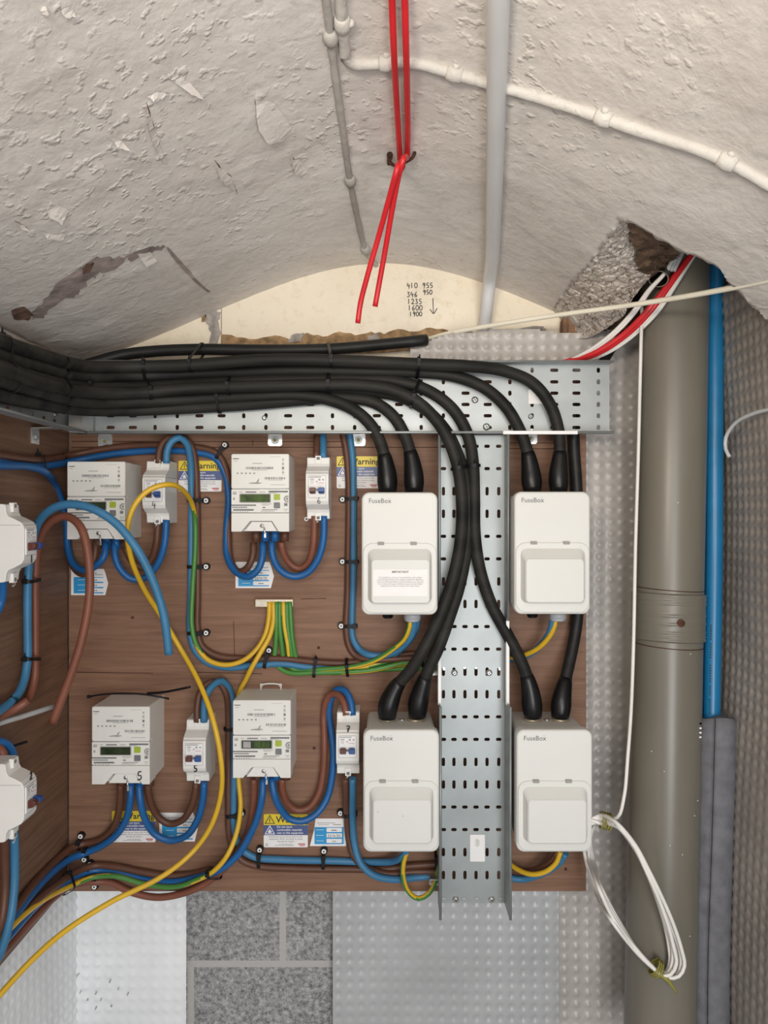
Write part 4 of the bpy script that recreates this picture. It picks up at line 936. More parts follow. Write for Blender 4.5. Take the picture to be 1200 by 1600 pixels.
# ------------------------------------------------------------------ conduits on the vault
def on_vault(pts, off): return [V(x, y, off) for x, y in pts]
def conduit(name, pts, r, m, label, saddles, sr=1.5, wob=True):
    ps = cr(on_vault(pts, r*0.6), .006); b = MB()
    rad = [r*(1+.16*noise.noise(p*55)) for p in ps] if wob else r
    b.tube(ps, rad, 12); o = b.build(name, m); tag(o, label, 'conduit'); l = o.location
    for (x, y) in saddles:
        c = V(x, y, r*.6); i = min(range(len(ps)), key=lambda i: (ps[i]-c).length); i = max(1, min(len(ps)-2, i)); d = (ps[i+1]-ps[i-1]).normalized()
        b = MB(); b.tube([ps[i]-d*.009-l, ps[i]-d*.007-l, ps[i]-l, ps[i]+d*.007-l, ps[i]+d*.009-l], [r*1.0, r*sr, r*sr*1.12, r*sr, r*1.0], 14)
        s_ = d.cross(Vector((0, -.5, -.86))).normalized(); b.tube([ps[i]-l-s_*r*2.0, ps[i]-l-s_*r*1.0], [r*.5, r*.9], 10)
        b.build('saddle', m, o)
    return o
conduit('painted_conduit', [(505, -40), (510, 0), (516, 50), (526, 130), (536, 200), (547, 280), (560, 345), (571, 388), (584, 408), (598, 425)], .0042, 'worn_conduit', 'thin worn painted conduit running along the crown of the vault towards the back wall', [(514, 56), (547, 279), (572, 387)], 1.7)
conduit('painted_conduit', [(534, -60), (533, 0), (535, 34), (538, 65), (541, 88), (553, 97), (580, 98), (605, 96), (650, 97), (710, 113), (760, 127), (850, 152), (942, 182), (1035, 213), (1080, 227), (1135, 249), (1200, 285), (1290, 330)], .0058, 'conduit_paint', 'white painted conduit curving across the right half of the vault', [(534, 34), (604, 97), (711, 113), (942, 182), (1134, 248)], 1.35)
pts = [P(752, 545, 1.232), P(757, 508, 1.230), P(761, 475, 1.212), P(765, 440, 1.195)]+[V(x, y, .0125) for x, y in ((768, 395), (770, 330), (772, 250), (774, 150), (776, 60), (777, -30), (777, -120))]
b = MB(); b.tube(cr(pts, .01), .0103, 24); tag(b.build('pale_conduit', 'pale_conduit'), 'smooth pale grey plastic tube dropping from the vault to behind the tray', 'conduit')
# stub of grey conduit in the hole
b = MB(); p0 = P(1029, 436, 1.090); p1 = P(1037, 400, 1.12); d = (p1-p0); n_ = d.normalized(); s1 = n_.orthogonal().normalized(); s2 = n_.cross(s1)
for r, q0, q1, fl in ((.0140, 0, 1, 1), (.0122, 0, 1, -1)):
    o_ = len(b.v)
    for q in (p0, p1): b.v += [tuple(q+(s1*math.cos(2*PI*k/28)+s2*math.sin(2*PI*k/28))*r) for k in range(28)]
    for k in range(28):
        f = (o_+k, o_+(k+1) % 28, o_+28+(k+1) % 28, o_+28+k); b.f.append(f if fl > 0 else f[::-1]); b.m.append(0); b.sm.append(True)
for k in range(28): b.f.append((k, (k+1) % 28, 56+(k+1) % 28, 56+k)); b.m.append(0); b.sm.append(False)
tag(b.build('conduit_stub', 'soil_pipe'), 'open-ended short grey conduit stub inside the broken hole beside the soil pipe', 'conduit')

# ------------------------------------------------------------------ cables
def cable(name, pts, r, m, label, cat='cable', group=None, two=None, seg=12, fillet=None):
    ps = cr([P(*p) if not isinstance(p, Vector) else p for p in pts], .006); b = MB(); b.tube(ps, r, seg, 0, two)
    o = b.build(name, m); tag(o, label, cat, group); return o, ps
# thick black supply cables
BR = .0090
def left_fan(ys):     # shared run along the left tray and round the corner: screen heights at x=-70, 0, 60, 130, 200
    return [(-70, ys[0], .77), (0, ys[1], .885), (60, ys[2], .985), (130, ys[3], 1.075), (200, ys[4], 1.125)]
def fan(ys, dy): return [(x, y, Y+dy) for x, y, Y in left_fan(ys)]
def boot(o, ps, label=None):
    l = o.location; e = ps[-1]; L = .058; n = 16
    # walk back from the end
    acc = 0; path = [ps[-1]]
    for i in range(len(ps)-2, -1, -1):
        acc += (ps[i+1]-ps[i]).length; path.append(ps[i])
        if acc > L: break
    path = path[::-1]; k = len(path); rad = []
    for i in range(k):
        f = i/(k-1); r = BR*1.08+(.0152-BR*1.08)*min(1, max(0, f/.62))**.8
        if f > .78: r -= (f-.78)*.010
        rad.append(r)
    b = MB(); b.tube([p-l for p in path], rad, 20); b.build('heat_shrink_boot', 'boot_rubber', o)
G = 'thick black supply cables on the trays'
def black(pts, label, m='dusty_rubber', bt=True):
    o, ps = cable('supply_cable', pts, BR, m, label, 'cable', G, seg=16)
    if bt: boot(o, ps)
    return ps
BK = {}
BK['A'] = black(fan((505, 534, 553, 572, 573), -.004)+[(300, 570, 1.128), (400, 563, 1.127), (480, 562, 1.127), (570, 565, 1.127), (660, 569, 1.128), (730, 572, 1.132), (785, 579, 1.142), (830, 597, 1.146), (857, 628, 1.146), (871, 665, 1.149), (875, 705, 1.152), (873, 740, 1.150), (873, 769, 1.148)], 'topmost black supply cable, ending in the right boot of the upper right fuse box')
BK['B'] = black(fan((526, 556, 574, 589, 588), .004)+[(300, 584, 1.152), (400, 581, 1.152), (480, 579, 1.152), (570, 580, 1.152), (650, 581, 1.152), (710, 588, 1.152), (755, 605, 1.150), (790, 635, 1.149), (812, 672, 1.150), (824, 706, 1.152), (829, 735, 1.152), (832, 769, 1.149)], 'black supply cable arching to the left boot of the upper right fuse box')
BK['C1'] = black(fan((549, 573, 592, 606, 606), -.004)+[(300, 601, 1.150), (400, 596, 1.152), (480, 593, 1.152), (560, 592, 1.152), (620, 596, 1.151), (670, 611, 1.150), (708, 640, 1.150), (731, 680, 1.150), (739, 722, 1.150), (741, 780, 1.150), (742, 835, 1.150), (750, 890, 1.150), (768, 945, 1.149), (792, 990, 1.146), (815, 1035, 1.144), (828, 1075, 1.144), (833, 1120, 1.146)], 'black supply cable down the vertical tray to the lower right fuse box, left boot')
BK['C2'] = black(fan((553, 577, 598, 612, 614), -.022)+[(300, 607, 1.133), (400, 604, 1.134), (480, 602, 1.134), (560, 602, 1.134), (615, 610, 1.134), (655, 630, 1.135), (688, 665, 1.136), (708, 705, 1.138), (718, 745, 1.139), (722, 795, 1.139), (719, 850, 1.138), (706, 910, 1.132), (686, 965, 1.127), (664, 1010, 1.126), (643, 1045, 1.132), (618, 1075, 1.140), (606, 1105, 1.143), (605, 1122, 1.144)], 'black supply cable curving off the vertical tray to the lower left fuse box, left boot')
BK['C3'] = black(fan((555, 580, 601, 614, 618), -.008)+[(300, 611, 1.150), (400, 609, 1.152), (480, 608, 1.152), (560, 610, 1.152), (620, 618, 1.152), (665, 640, 1.152), (698, 675, 1.153), (717, 715, 1.153), (727, 750, 1.153), (731, 800, 1.153), (729, 855, 1.152), (718, 915, 1.144), (702, 965, 1.134), (686, 1010, 1.128), (670, 1045, 1.132), (659, 1075, 1.138), (653, 1100, 1.142), (652, 1119, 1.144)], 'black supply cable curving off the vertical tray to the lower left fuse box, right boot')
BK['D'] = black(fan((573, 594, 611, 627, 628), -.010)+[(300, 624, 1.148), (400, 619, 1.148), (470, 618, 1.148), (520, 626, 1.147), (560, 645, 1.145), (585, 672, 1.145), (598, 703, 1.147), (604, 735, 1.148), (606, 770, 1.147)], 'black supply cable bending down to the left boot of the fuse box with the notice')
BK['E'] = black(fan((600, 618, 630, 640, 641), .006)+[(300, 637, 1.153), (400, 631, 1.153), (480, 624, 1.153), (540, 621, 1.152), (585, 629, 1.150), (615, 651, 1.149), (633, 682, 1.149), (642, 712, 1.150), (646, 740, 1.149), (647, 770, 1.147)], 'lowest black supply cable, bending down to the right boot above the IMPORTANT notice')
BK['F'] = black([(893, 620, 1.190), (896, 660, 1.190), (897, 700, 1.190), (901, 760, 1.189), (904, 850, 1.189), (904, 930, 1.188), (901, 975, 1.184), (893, 1020, 1.174), (884, 1060, 1.160), (878, 1090, 1.150), (875, 1121, 1.146)], 'black supply cable passing behind the upper right fuse box to the lower right one', 'black_rubber')
BK['K'] = black([(110, 578, 1.172), (150, 566, 1.185), (190, 555, 1.195), (240, 549, 1.20), (310, 546, 1.20), (400, 547, 1.20), (500, 546, 1.20), (560, 542, 1.205), (610, 537, 1.200), (650, 533, 1.198), (666, 531, 1.203)], 'single black cable above the bundle, ending at the foot of the cream wall', 'black_rubber', False)
b = MB(); b.tube(cr([P(905, 600, 1.205), P(925, 585, 1.212), (P(944, 562, 1.216)), P(958, 540, 1.222), P(975, 520, 1.226)], .006), .008, 12)
tag(b.build('supply_cable', 'black_rubber'), 'short black cable going up behind the right end of the tray into the hole', 'cable')
b = MB(); o_ = bpy.data.objects['supply_cable']; q_ = [p+Vector((0, -.0030, .0058))-o_.location for p in BK['A'] if -60 < proj(p)[0] < 165]
b.tube(q_, [.0003+.0042*max(0, math.sin(PI*i/(len(q_)-1)))**.5 for i in range(len(q_))], 8); b.build('dust_streak', 'dust', o_)
# cable ties round the black cables
def tie(pts, px, label, a=.0, b_=.0, n=1, cat='cable tie', r=BR, grp='black cable ties on the supply cables', tail=None):
    """band round one or two cables: pts = list of paths; placed where the first path crosses px"""
    cs = []
    p0 = pts[0]; i = min(range(len(p0)), key=lambda i: abs(proj(p0[i])[0]-px)) if px < 2000 else min(range(len(p0)), key=lambda i: abs(proj(p0[i])[1]-(px-2000)))
    i = max(1, min(len(p0)-2, i)); t_ = (p0[i+1]-p0[i-1]).normalized(); c0 = p0[i]
    cs = [c0]
    for q in pts[1:]:
        j = min(range(len(q)), key=lambda j: abs((q[j]-c0).dot(t_))+.05*(q[j]-c0).length); cs.append(q[j])
    # convex loop round the circles in the plane across t_
    e1 = t_.cross(Vector((0, -1, 0))).normalized(); e2 = t_.cross(e1).normalized(); rr = r+.0012
    P2 = [Vector(((c-c0).dot(e1), (c-c0).dot(e2))) for c in cs]; loop = []
    for k in range(36):
        a_ = 2*PI*k/36; d = Vector((math.cos(a_), math.sin(a_))); best = max(P2, key=lambda q: q.dot(d)); loop.append(best+d*rr)
    bb = MB(); w_ = .0022; th = .0008; m_ = len(loop); o_ = 0; cen = sum(P2, Vector((0, 0)))/len(P2)
    for off, rad in ((-w_, 0), (w_, 0), (w_, 1), (-w_, 1)):
        for q in loop: v = q+(q-cen).normalized()*th*rad; bb.v.append(tuple(c0+e1*v.x+e2*v.y+t_*off))
    for k in range(m_):
        k2 = (k+1) % m_
        for u in range(4): u2 = (u+1) % 4; bb.f.append((u*m_+k, u*m_+k2, u2*m_+k2, u2*m_+k)); bb.m.append(0); bb.sm.append(False)
    o = bb.build('cable_tie', 'tie_black'); tag(o, label, cat, grp)
    front = max(loop, key=lambda q: -(e1*q.x+e2*q.y).y+.4*(e1*q.x+e2*q.y).z); hp = c0+e1*front.x+e2*front.y-o.location
    h = MB(); h.box(hp, (.0055, .0045, .0060)); h.cyl(hp+Vector((0, -.001, .003)), hp+Vector((.001, -.003, .008)), .0011, 5); h.build('tie_head', 'tie_black', o)
    return o
tie([BK['K'], BK['A']], 512, 'black cable tie joining the single top cable to the bundle, middle of tray')
tie([BK['K'], BK['A']], 314, 'black cable tie joining the single top cable to the bundle, towards the left')
tie([BK['A'], BK['B']], 656, 'black cable tie round the two topmost supply cables, above the vertical tray')
tie([BK['A'], BK['B']], 228, 'black cable tie round the two topmost supply cables, left of the upper left isolator')
tie([BK['C1'], BK['C2'], BK['C3']], 511, 'black cable tie round the middle supply cables, at the middle of the tray')
tie([BK['C1'], BK['C2'], BK['C3']], 653, 'black cable tie round the middle supply cables where they start to bend down')
tie([BK['C1'], BK['C2'], BK['C3']], 364, 'black cable tie round the middle supply cables above the upper middle meter')
tie([BK['C1'], BK['C2'], BK['C3']], 232, 'black cable tie round the middle supply cables above the upper left isolator')
tie([BK['D'], BK['E']], 338, 'black cable tie round the two lowest supply cables')
tie([BK['C1'], BK['C3']], 133, 'black cable tie round supply cables at the corner of the trays')
tie([BK['D'], BK['C1']], 18, 'black cable tie round supply cables at the left edge of the photo, lower one')
tie([BK['A'], BK['B']], 6, 'black cable tie round supply cables at the left edge of the photo, upper one')
tie([BK['C2'], BK['C3']], 2734, 'black cable tie round the left pair of cables on the vertical tray')
tie([BK['C1']], 2731, 'black cable tie round the right cable on the vertical tray')

# meter tails and other wires; default distance puts them on the board
yb = 1.1935
def YL(px): return .4865*1200/(600-px)
R1 = .0053
B, PB, BN, RB = 'blue_pvc', 'pale_blue_pvc', 'brown_pvc', 'red_brown_pvc'
def tail(pts, m, label, r=R1, **k):
    pts = [p if len(p) == 3 else (p[0], p[1], yb) for p in pts]
    return cable('meter_tail', pts, r, m, label, 'cable', ('blue' if m in (B, PB) else 'brown')+' meter tails', **k)[1]
W = {}
f = .006
# long supply pair entering top left and feeding the upper middle meter
W['topbrown'] = tail([(-50, 703, YL(-50)), (0, 711, YL(0)), (50, 718, YL(50)), (85, 716, 1.14), (112, 711, 1.180), (180, 699), (245, 695), (300, 698), (338, 708), (352, 730), (358, 770, 1.192), (357, 830), (360, 875, 1.185), (372, 893, 1.17), (386, 888, 1.16), (395, 868, 1.158), (396, 848, 1.162)], BN, 'brown cable entering at the top left and curving behind the upper middle meter')
W['topblue'] = tail([(-50, 715, YL(-50)), (0, 723, YL(0)), (50, 729, YL(50)), (85, 726, 1.135), (112, 721, 1.178), (180, 709, 1.192), (245, 704), (300, 706), (335, 715), (350, 737), (357, 775, 1.190), (354, 830), (355, 868, 1.185), (367, 892, 1.170), (388, 901, 1.158), (403, 890, 1.155), (410, 870, 1.155), (410.5, 848, 1.162)], B, 'blue cable entering at the top left and looping below the upper middle meter')
W['m4sb'] = tail([(-50, 720, YL(-50)+.004), (0, 727, YL(0)-.008), (45, 729, YL(45)-.012), (68, 736, YL(68)-.02), (86, 758, 1.155), (97, 785, 1.175), (104, 820, 1.185), (106, 855, 1.185), (114, 880, 1.175), (130, 891, 1.165), (150, 884, 1.155), (163, 868, 1.153), (165, 848, 1.160)], B, 'blue cable dropping behind the left side of the upper left meter into its terminals')
W['m4sn'] = tail([(105, 840, 1.192), (110, 872, 1.190), (118, 890, 1.182), (133, 897, 1.168), (145, 880, 1.160), (149, 862, 1.158), (150, 846, 1.162)], BN, 'brown cable under the left of the upper left meter')
W['m4lb'] = tail([(179.5, 848, 1.162), (180, 870, 1.157), (189, 891, 1.160), (207, 905, 1.165), (228, 902, 1.168), (247, 880, 1.165), (257, 850, 1.160), (260, 812, 1.158)], B, 'blue cable bending from the upper left meter up to the isolator beside it')
W['m4ln'] = tail([(194, 846, 1.162), (198, 862, 1.164), (209, 880, 1.170), (222, 887, 1.172), (236, 875, 1.170), (244, 850, 1.162), (247, 812, 1.158)], BN, 'brown cable bending from the upper left meter up to the isolator beside it')
W['i4n'] = tail([(247, 724, 1.156), (249, 705, 1.158), (256, 690, 1.162), (272, 682, 1.170), (290, 686, 1.180), (301, 702, 1.186), (306, 730), (308, 780), (309, 850), (309, 930), (309, 985), (316, 1010), (340, 1025), (385, 1029), (440, 1029), (490, 1034), (540, 1036), (590, 1031), (640, 1022, 1.194), (700, 1020, 1.194)], BN, 'brown cable looping out of the upper left isolator and running under the earth bar')
W['i4b'] = tail([(260, 724, 1.156), (261, 705, 1.155), (268, 690, 1.156), (280, 684, 1.160), (291, 692, 1.170), (297, 715, 1.182), (299, 760), (299, 850), (298, 930), (297, 985), (304, 1015), (322, 1034), (355, 1043), (400, 1039), (440, 1037), (480, 1042), (530, 1045), (580, 1038, 1.193), (616, 1022, 1.188), (640, 1000, 1.168), (650, 978, 1.148), (651, 962, 1.142)], PB, 'light blue cable looping out of the upper left isolator and running under the earth bar')
# upper middle meter to isolator 6
W['m6lb'] = tail([(424.5, 846, 1.162), (426, 868, 1.158), (437, 890, 1.164), (458, 901, 1.168), (480, 895, 1.168), (497, 873, 1.164), (505, 845, 1.160), (506.5, 806, 1.158)], B, 'blue cable bending from the upper middle meter up to the isolator beside it')
W['m6ln'] = tail([(439.5, 846, 1.162), (442, 862, 1.168), (452, 880, 1.176), (467, 889, 1.178), (481, 880, 1.174), (489, 855, 1.164), (491.5, 806, 1.158)], RB, 'reddish brown cable bending from the upper middle meter up to the isolator beside it')
W['i6n'] = tail([(494.5, 716, 1.158), (495, 695, 1.168), (497, 670, 1.184), (498, 640, 1.192)], BN, 'brown cable rising from the isolator beside the upper middle meter to behind the tray')
W['i6b'] = tail([(505, 716, 1.158), (505, 695, 1.168), (504, 670, 1.184), (503, 640, 1.192)], PB, 'blue cable rising from the isolator beside the upper middle meter to behind the tray')
W['r6n'] = tail([(534, 640), (536, 675), (541, 705), (544, 740), (545, 790), (544, 860), (543, 930), (541, 980), (544, 1005), (553, 1022), (575, 1031, 1.187), (610, 1030, 1.187), (660, 1028, 1.187), (700, 1030, 1.188)], BN, 'brown cable dropping from behind the tray left of the fuse box with the notice')
W['r6b'] = tail([(543, 640), (546, 675), (551, 715), (552, 760), (552, 830), (552, 900), (550, 970), (551, 995), (560, 1013), (576, 1023, 1.184), (600, 1024, 1.182), (625, 1014, 1.172), (642, 995, 1.155), (647, 978, 1.145), (648, 962, 1.140)], PB, 'light blue cable dropping from behind the tray left of the IMPORTANT notice box')
# isolator 5 top pair
W['i5n'] = tail([(308, 1128, 1.156), (308, 1105, 1.158), (313, 1082, 1.164), (327, 1067, 1.174), (343, 1068, 1.184), (354, 1085, 1.188), (357, 1115), (357, 1180), (357, 1250), (358, 1300), (364, 1325), (378, 1344), (402, 1353), (460, 1357), (540, 1358), (600, 1358), (640, 1353), (690, 1350)], BN, 'brown cable arching out of the isolator marked 5, then along the board bottom')
W['i5b'] = tail([(319, 1128, 1.156), (319, 1105, 1.155), (323, 1084, 1.158), (334, 1070, 1.170), (346, 1064, 1.180), (357, 1074, 1.190), (364, 1100), (366, 1140), (366, 1200), (365, 1260), (367, 1300), (377, 1325), (397, 1339), (440, 1343), (520, 1345), (580, 1347), (612, 1346, 1.180), (632, 1335, 1.150), (640, 1315, 1.142)], PB, 'light blue cable arching from the isolator marked 5, ending at the lower left fuse box')
# meter 5
W['m5sn'] = tail([(187.5, 1224, 1.162), (188, 1245, 1.166), (184, 1275, 1.176), (174, 1297, 1.188), (156, 1312), (128, 1319), (112, 1325, 1.182), (85, 1347, 1.14), (55, 1378, 1.075), (20, 1425, 1.005), (-30, 1490, .93)], BN, 'brown cable from the meter marked 5 sweeping down to the left')
W['m5sb'] = tail([(204, 1224, 1.162), (204, 1245, 1.160), (199, 1275, 1.168), (184, 1302, 1.180), (158, 1322, 1.188), (130, 1334, 1.188), (110, 1342, 1.172), (85, 1360, 1.13), (55, 1390, 1.07), (20, 1436, 1.0), (-30, 1500, .925)], B, 'blue cable from the meter marked 5 sweeping down to the left')
W['m5lb'] = tail([(217, 1224, 1.162), (219, 1248, 1.158), (226, 1278, 1.166), (242, 1303, 1.174), (266, 1313, 1.176), (291, 1306, 1.174), (309, 1280, 1.166), (317, 1250, 1.158), (319, 1222, 1.156)], B, 'blue cable bending from the meter marked 5 up to the isolator marked 5')
W['m5ln'] = tail([(231, 1224, 1.162), (234, 1248, 1.170), (245, 1274, 1.180), (264, 1287, 1.184), (284, 1282, 1.180), (299, 1260, 1.166), (305, 1238, 1.158), (306, 1222, 1.156)], BN, 'brown cable bending from the meter marked 5 up to the isolator marked 5')
# lower middle meter
W['m7sn'] = tail([(396.5, 1216, 1.162), (397, 1240, 1.170), (394, 1275, 1.182), (385, 1308, 1.188), (368, 1335, 1.181), (345, 1362, 1.179), (318, 1382, 1.183), (285, 1396, 1.187), (245, 1402, 1.19), (205, 1394, 1.19), (172, 1379), (150, 1378, 1.19), (112, 1384, 1.165), (85, 1402, 1.12), (50, 1438, 1.05), (10, 1482, .985), (-40, 1535, .91)], RB, 'reddish brown cable from the lower middle meter sweeping left along the board bottom')
W['m7sb'] = tail([(411, 1216, 1.162), (410, 1240, 1.156), (404, 1272, 1.160), (391, 1304, 1.163), (372, 1335, 1.168), (345, 1358, 1.169), (310, 1371, 1.178), (270, 1378, 1.187), (225, 1374), (185, 1364), (150, 1360), (125, 1366, 1.178), (95, 1384, 1.135), (60, 1412, 1.07), (20, 1456, .995), (-30, 1515, .92)], B, 'blue cable from the lower middle meter sweeping left along the board bottom')
W['m7x'] = tail([(330, 1358, 1.196), (300, 1366), (262, 1368), (220, 1362), (180, 1354), (150, 1352), (120, 1362, 1.172), (85, 1385, 1.11), (50, 1415, 1.05), (10, 1462, .985), (-40, 1520, .905)], BN, 'dark brown cable behind the blue one along the bottom left of the board')
W['m7lb'] = tail([(424.5, 1216, 1.162), (428, 1238, 1.158), (437, 1262, 1.164), (452, 1279, 1.170), (472, 1283, 1.172), (494, 1272, 1.176), (511, 1247, 1.182), (519, 1212, 1.184), (521, 1175, 1.186), (517, 1140), (514, 1115), (517, 1092, 1.188), (527, 1077, 1.180), (540, 1080, 1.170), (548, 1096, 1.162), (551, 1118, 1.156)], B, 'blue cable looping from the lower middle meter into the isolator marked 7')
W['m7ln'] = tail([(440.5, 1216, 1.162), (442, 1238, 1.170), (450, 1256, 1.178), (464, 1266, 1.182), (481, 1263, 1.184), (497, 1242, 1.186), (505, 1205, 1.186), (507, 1160, 1.186), (506, 1120), (509, 1098, 1.188), (518, 1084, 1.180), (530, 1087, 1.170), (538, 1100, 1.162), (541, 1118, 1.156)], RB, 'reddish brown cable looping from the lower middle meter into the isolator marked 7')
W['i7n'] = tail([(539, 1216, 1.158), (540, 1235, 1.168), (542, 1270, 1.185), (545, 1310, 1.19), (553, 1338, 1.186), (572, 1356, 1.184), (605, 1365, 1.187), (645, 1362), (690, 1362)], BN, 'brown cable dropping from the isolator marked 7 and running behind the vertical tray')
W['i7b'] = tail([(551, 1216, 1.158), (551, 1235, 1.164), (551, 1275, 1.176), (554, 1318, 1.178), (563, 1348, 1.174), (583, 1367, 1.174), (615, 1374, 1.18), (650, 1371, 1.19), (690, 1368)], PB, 'light blue cable dropping from the isolator marked 7 and running behind the vertical tray')
# boxes on the right
W['b2b'] = tail([(795, 1030), (822, 1024, 1.188), (845, 1008, 1.172), (858, 990, 1.155), (863, 975, 1.145), (865, 962, 1.140)], PB, 'blue cable bending up into the gland of the upper right fuse box', r=.0052)
W['b4n'] = tail([(790, 1358), (815, 1362, 1.186), (840, 1358, 1.175), (862, 1345, 1.158), (872, 1330, 1.148)], BN, 'brown cable bending up into the lower right fuse box', r=.005)
W['b4b'] = tail([(790, 1370), (815, 1374), (845, 1366, 1.180), (872, 1350, 1.160), (884, 1333, 1.148)], PB, 'blue cable bending up into the lower right fuse box', r=.005)
# loose ends and cables on the left wall
W['looseb'] = tail([(-40, 1130, .90), (0, 1110, .96), (26, 1088, 1.0), (38, 1062, 1.025), (43, 1030, 1.035), (43, 980, 1.035), (43, 925, 1.035), (45, 885, 1.035), (49, 855, 1.035), (54, 832, 1.03), (61, 815, 1.025), (78, 797, 1.015), (105, 788, 1.005), (140, 793, 1.0), (178, 815, 1.0), (212, 855, 1.0), (238, 905, 1.01), (256, 962, 1.02), (264, 1022, 1.03)], PB, 'light blue cable running up the left wall and arching to a cut end', r=.0056)
W['loosen'] = tail([(-40, 1142, .90), (0, 1120, .965), (28, 1104, 1.015), (45, 1090, 1.045), (54, 1060, 1.06), (55, 1020, 1.06), (55, 960, 1.06), (55, 900, 1.058), (61, 845, 1.05), (78, 816, 1.04), (104, 807, 1.03), (125, 822, 1.02), (137, 862, 1.015), (140, 925, 1.015), (130, 990, 1.015), (112, 1050, 1.015), (95, 1095, 1.015), (82, 1129, 1.015)], RB, 'reddish brown cable running up the left wall and arching over to a cut end', r=.0056)
W['i1s'] = tail([(3, 890, .94), (4, 920, .95), (0, 945, .955), (-15, 970, .94), (-50, 990, .90)], B, 'dark blue cable under the isolator marked 1 at the very edge of the photo')
W['i1e'] = tail([(44, 1094, .99), (30, 1104, .985), (12, 1114, .975), (-30, 1130, .93)], RB, 'brown cable end lying on the left wall above the grey rod')
W['i2n'] = tail([(9, 1205, .945), (8, 1185, .95), (0, 1170, .95), (-20, 1165, .93), (-50, 1180, .90)], RB, 'brown cable entering the top of the isolator marked 2')
W['i2b'] = tail([(20, 1205, .965), (20, 1180, .97), (12, 1164, .965), (-10, 1158, .94), (-50, 1170, .90)], B, 'blue cable entering the top of the isolator marked 2')
W['i2ln'] = tail([(6, 1300, .94), (7, 1340, .955), (8, 1390, .96), (2, 1440, .95), (-20, 1490, .92)], BN, 'brown cable hanging from the bottom of the isolator marked 2')
W['i2lb'] = tail([(22, 1300, .955), (23, 1340, .965), (22, 1390, .965), (15, 1440, .955), (0, 1490, .93), (-25, 1530, .9)], PB, 'teal blue cable hanging from the bottom of the isolator marked 2')
b = MB(); b.tube(cr([P(-40, 1146, .92), P(0, 1130, .965), P(40, 1118, 1.005), P(83, 1104, 1.05)], .01), .0036, 8); tag(b.build('grey_rod', 'tie_grey'), 'grey plastic strip end lying on the left side board', 'strip')
b = MB(); b.tube(cr([P(-30, 1186, .93), P(0, 1175, .96), P(20, 1166, .98), P(42, 1159, 1.0)], .01), .0018, 6); tag(b.build('cable_tie', 'tie_black'), 'thin black tie tail above the isolator marked 2', 'cable tie')

# green and yellow earth wires
def earth(pts, label, ph=0.0, tw=0.0, r=.0038, two=None):
    pts = [p if len(p) == 3 else (p[0], p[1], yb) for p in pts]
    return cable('earth_wire', pts, r, ['yellow_pvc', 'green_pvc'], label, 'wire', 'green and yellow earth wires', two=two or (ph, tw))[1]
E = {}
E['loose'] = earth([(421, 940, 1.188), (420, 965, 1.188), (415, 990, 1.187), (402, 1013, 1.183), (380, 1032, 1.180), (352, 1039, 1.180), (325, 1031, 1.182), (308, 1010, 1.184), (300, 980, 1.185), (301, 920, 1.184), (305, 860, 1.184), (305, 815, 1.180), (301, 790, 1.165), (288, 768, 1.125), (263, 757, 1.08), (234, 765, 1.07), (210, 790, 1.065), (199, 828, 1.065), (205, 872, 1.085), (225, 920, 1.12), (250, 960, 1.15), (280, 1010, 1.17), (311, 1066, 1.15), (333, 1125, 1.122), (345, 1185, 1.12), (346, 1235, 1.125), (330, 1290, 1.13), (300, 1332, 1.125), (252, 1370, 1.10), (172, 1410, 1.06), (100, 1456, 1.02), (50, 1500, .985), (0, 1554, .95), (-40, 1600, .92)], 'long loose yellow earth wire arching over the upper left isolator to the bottom left', two=[(0, 0), (.165, 0), (.195, PI), (.385, PI), (.42, 2*PI+.1), (3, 2*PI+.1)])
E['y2'] = earth([(427, 940, 1.188), (427, 970, 1.186), (421, 995, 1.182), (408, 1018, 1.176), (394, 1042, 1.174), (384, 1062, 1.185), (374, 1082), (371, 1110), (371, 1180), (373, 1220), (376, 1260, 1.186), (370, 1300, 1.172), (356, 1335, 1.160), (335, 1360, 1.160), (305, 1376, 1.168), (270, 1386, 1.178), (225, 1381, 1.183), (180, 1369, 1.183), (145, 1371, 1.180), (112, 1384, 1.150), (75, 1402, 1.09), (35, 1432, 1.015), (-20, 1490, .93)], 'earth wire passing behind the lower middle meter and on to the bottom left', two=[(0, 0), (.42, 0), (.50, PI*.9), (.60, PI*.95), (.70, 1.6*PI), (1, 1.6*PI)])
E['g1'] = earth([(432, 940, 1.188), (432, 975, 1.188), (431, 1005, 1.192), (430, 1035, 1.196), (440, 1046, 1.194), (456, 1052, 1.190), (490, 1051, 1.188), (540, 1050, 1.186), (580, 1047, 1.184), (630, 1036, 1.186), (665, 1030), (700, 1028)], 'green earth wire leftmost of the green ones under the bar, running to the vertical tray', PI, .5)
E['g2'] = earth([(437, 940, 1.188), (437, 975, 1.187), (440, 1005, 1.190), (446, 1035, 1.196), (465, 1048, 1.194), (500, 1046, 1.188), (550, 1042, 1.182), (585, 1032, 1.176), (610, 1017, 1.168), (632, 998, 1.153), (640, 978, 1.143), (641, 962, 1.140)], 'earth wire turning up yellow into the gland of the fuse box with the notice', PI, .95)
E['g3'] = earth([(443, 940, 1.188), (444, 975, 1.186), (449, 1005, 1.189), (455, 1035, 1.197), (475, 1050, 1.196), (520, 1049, 1.192), (570, 1042, 1.188), (620, 1030, 1.19), (680, 1026)], 'striped earth wire in the middle of the ones under the bar', .9, .4)
E['g4'] = earth([(448, 940, 1.188), (449, 975, 1.187), (453, 1005, 1.190), (461, 1037, 1.197), (485, 1050, 1.197), (600, 1040, 1.196), (700, 1036, 1.195)], 'green earth wire second from the right under the bar', PI+.3, .3)
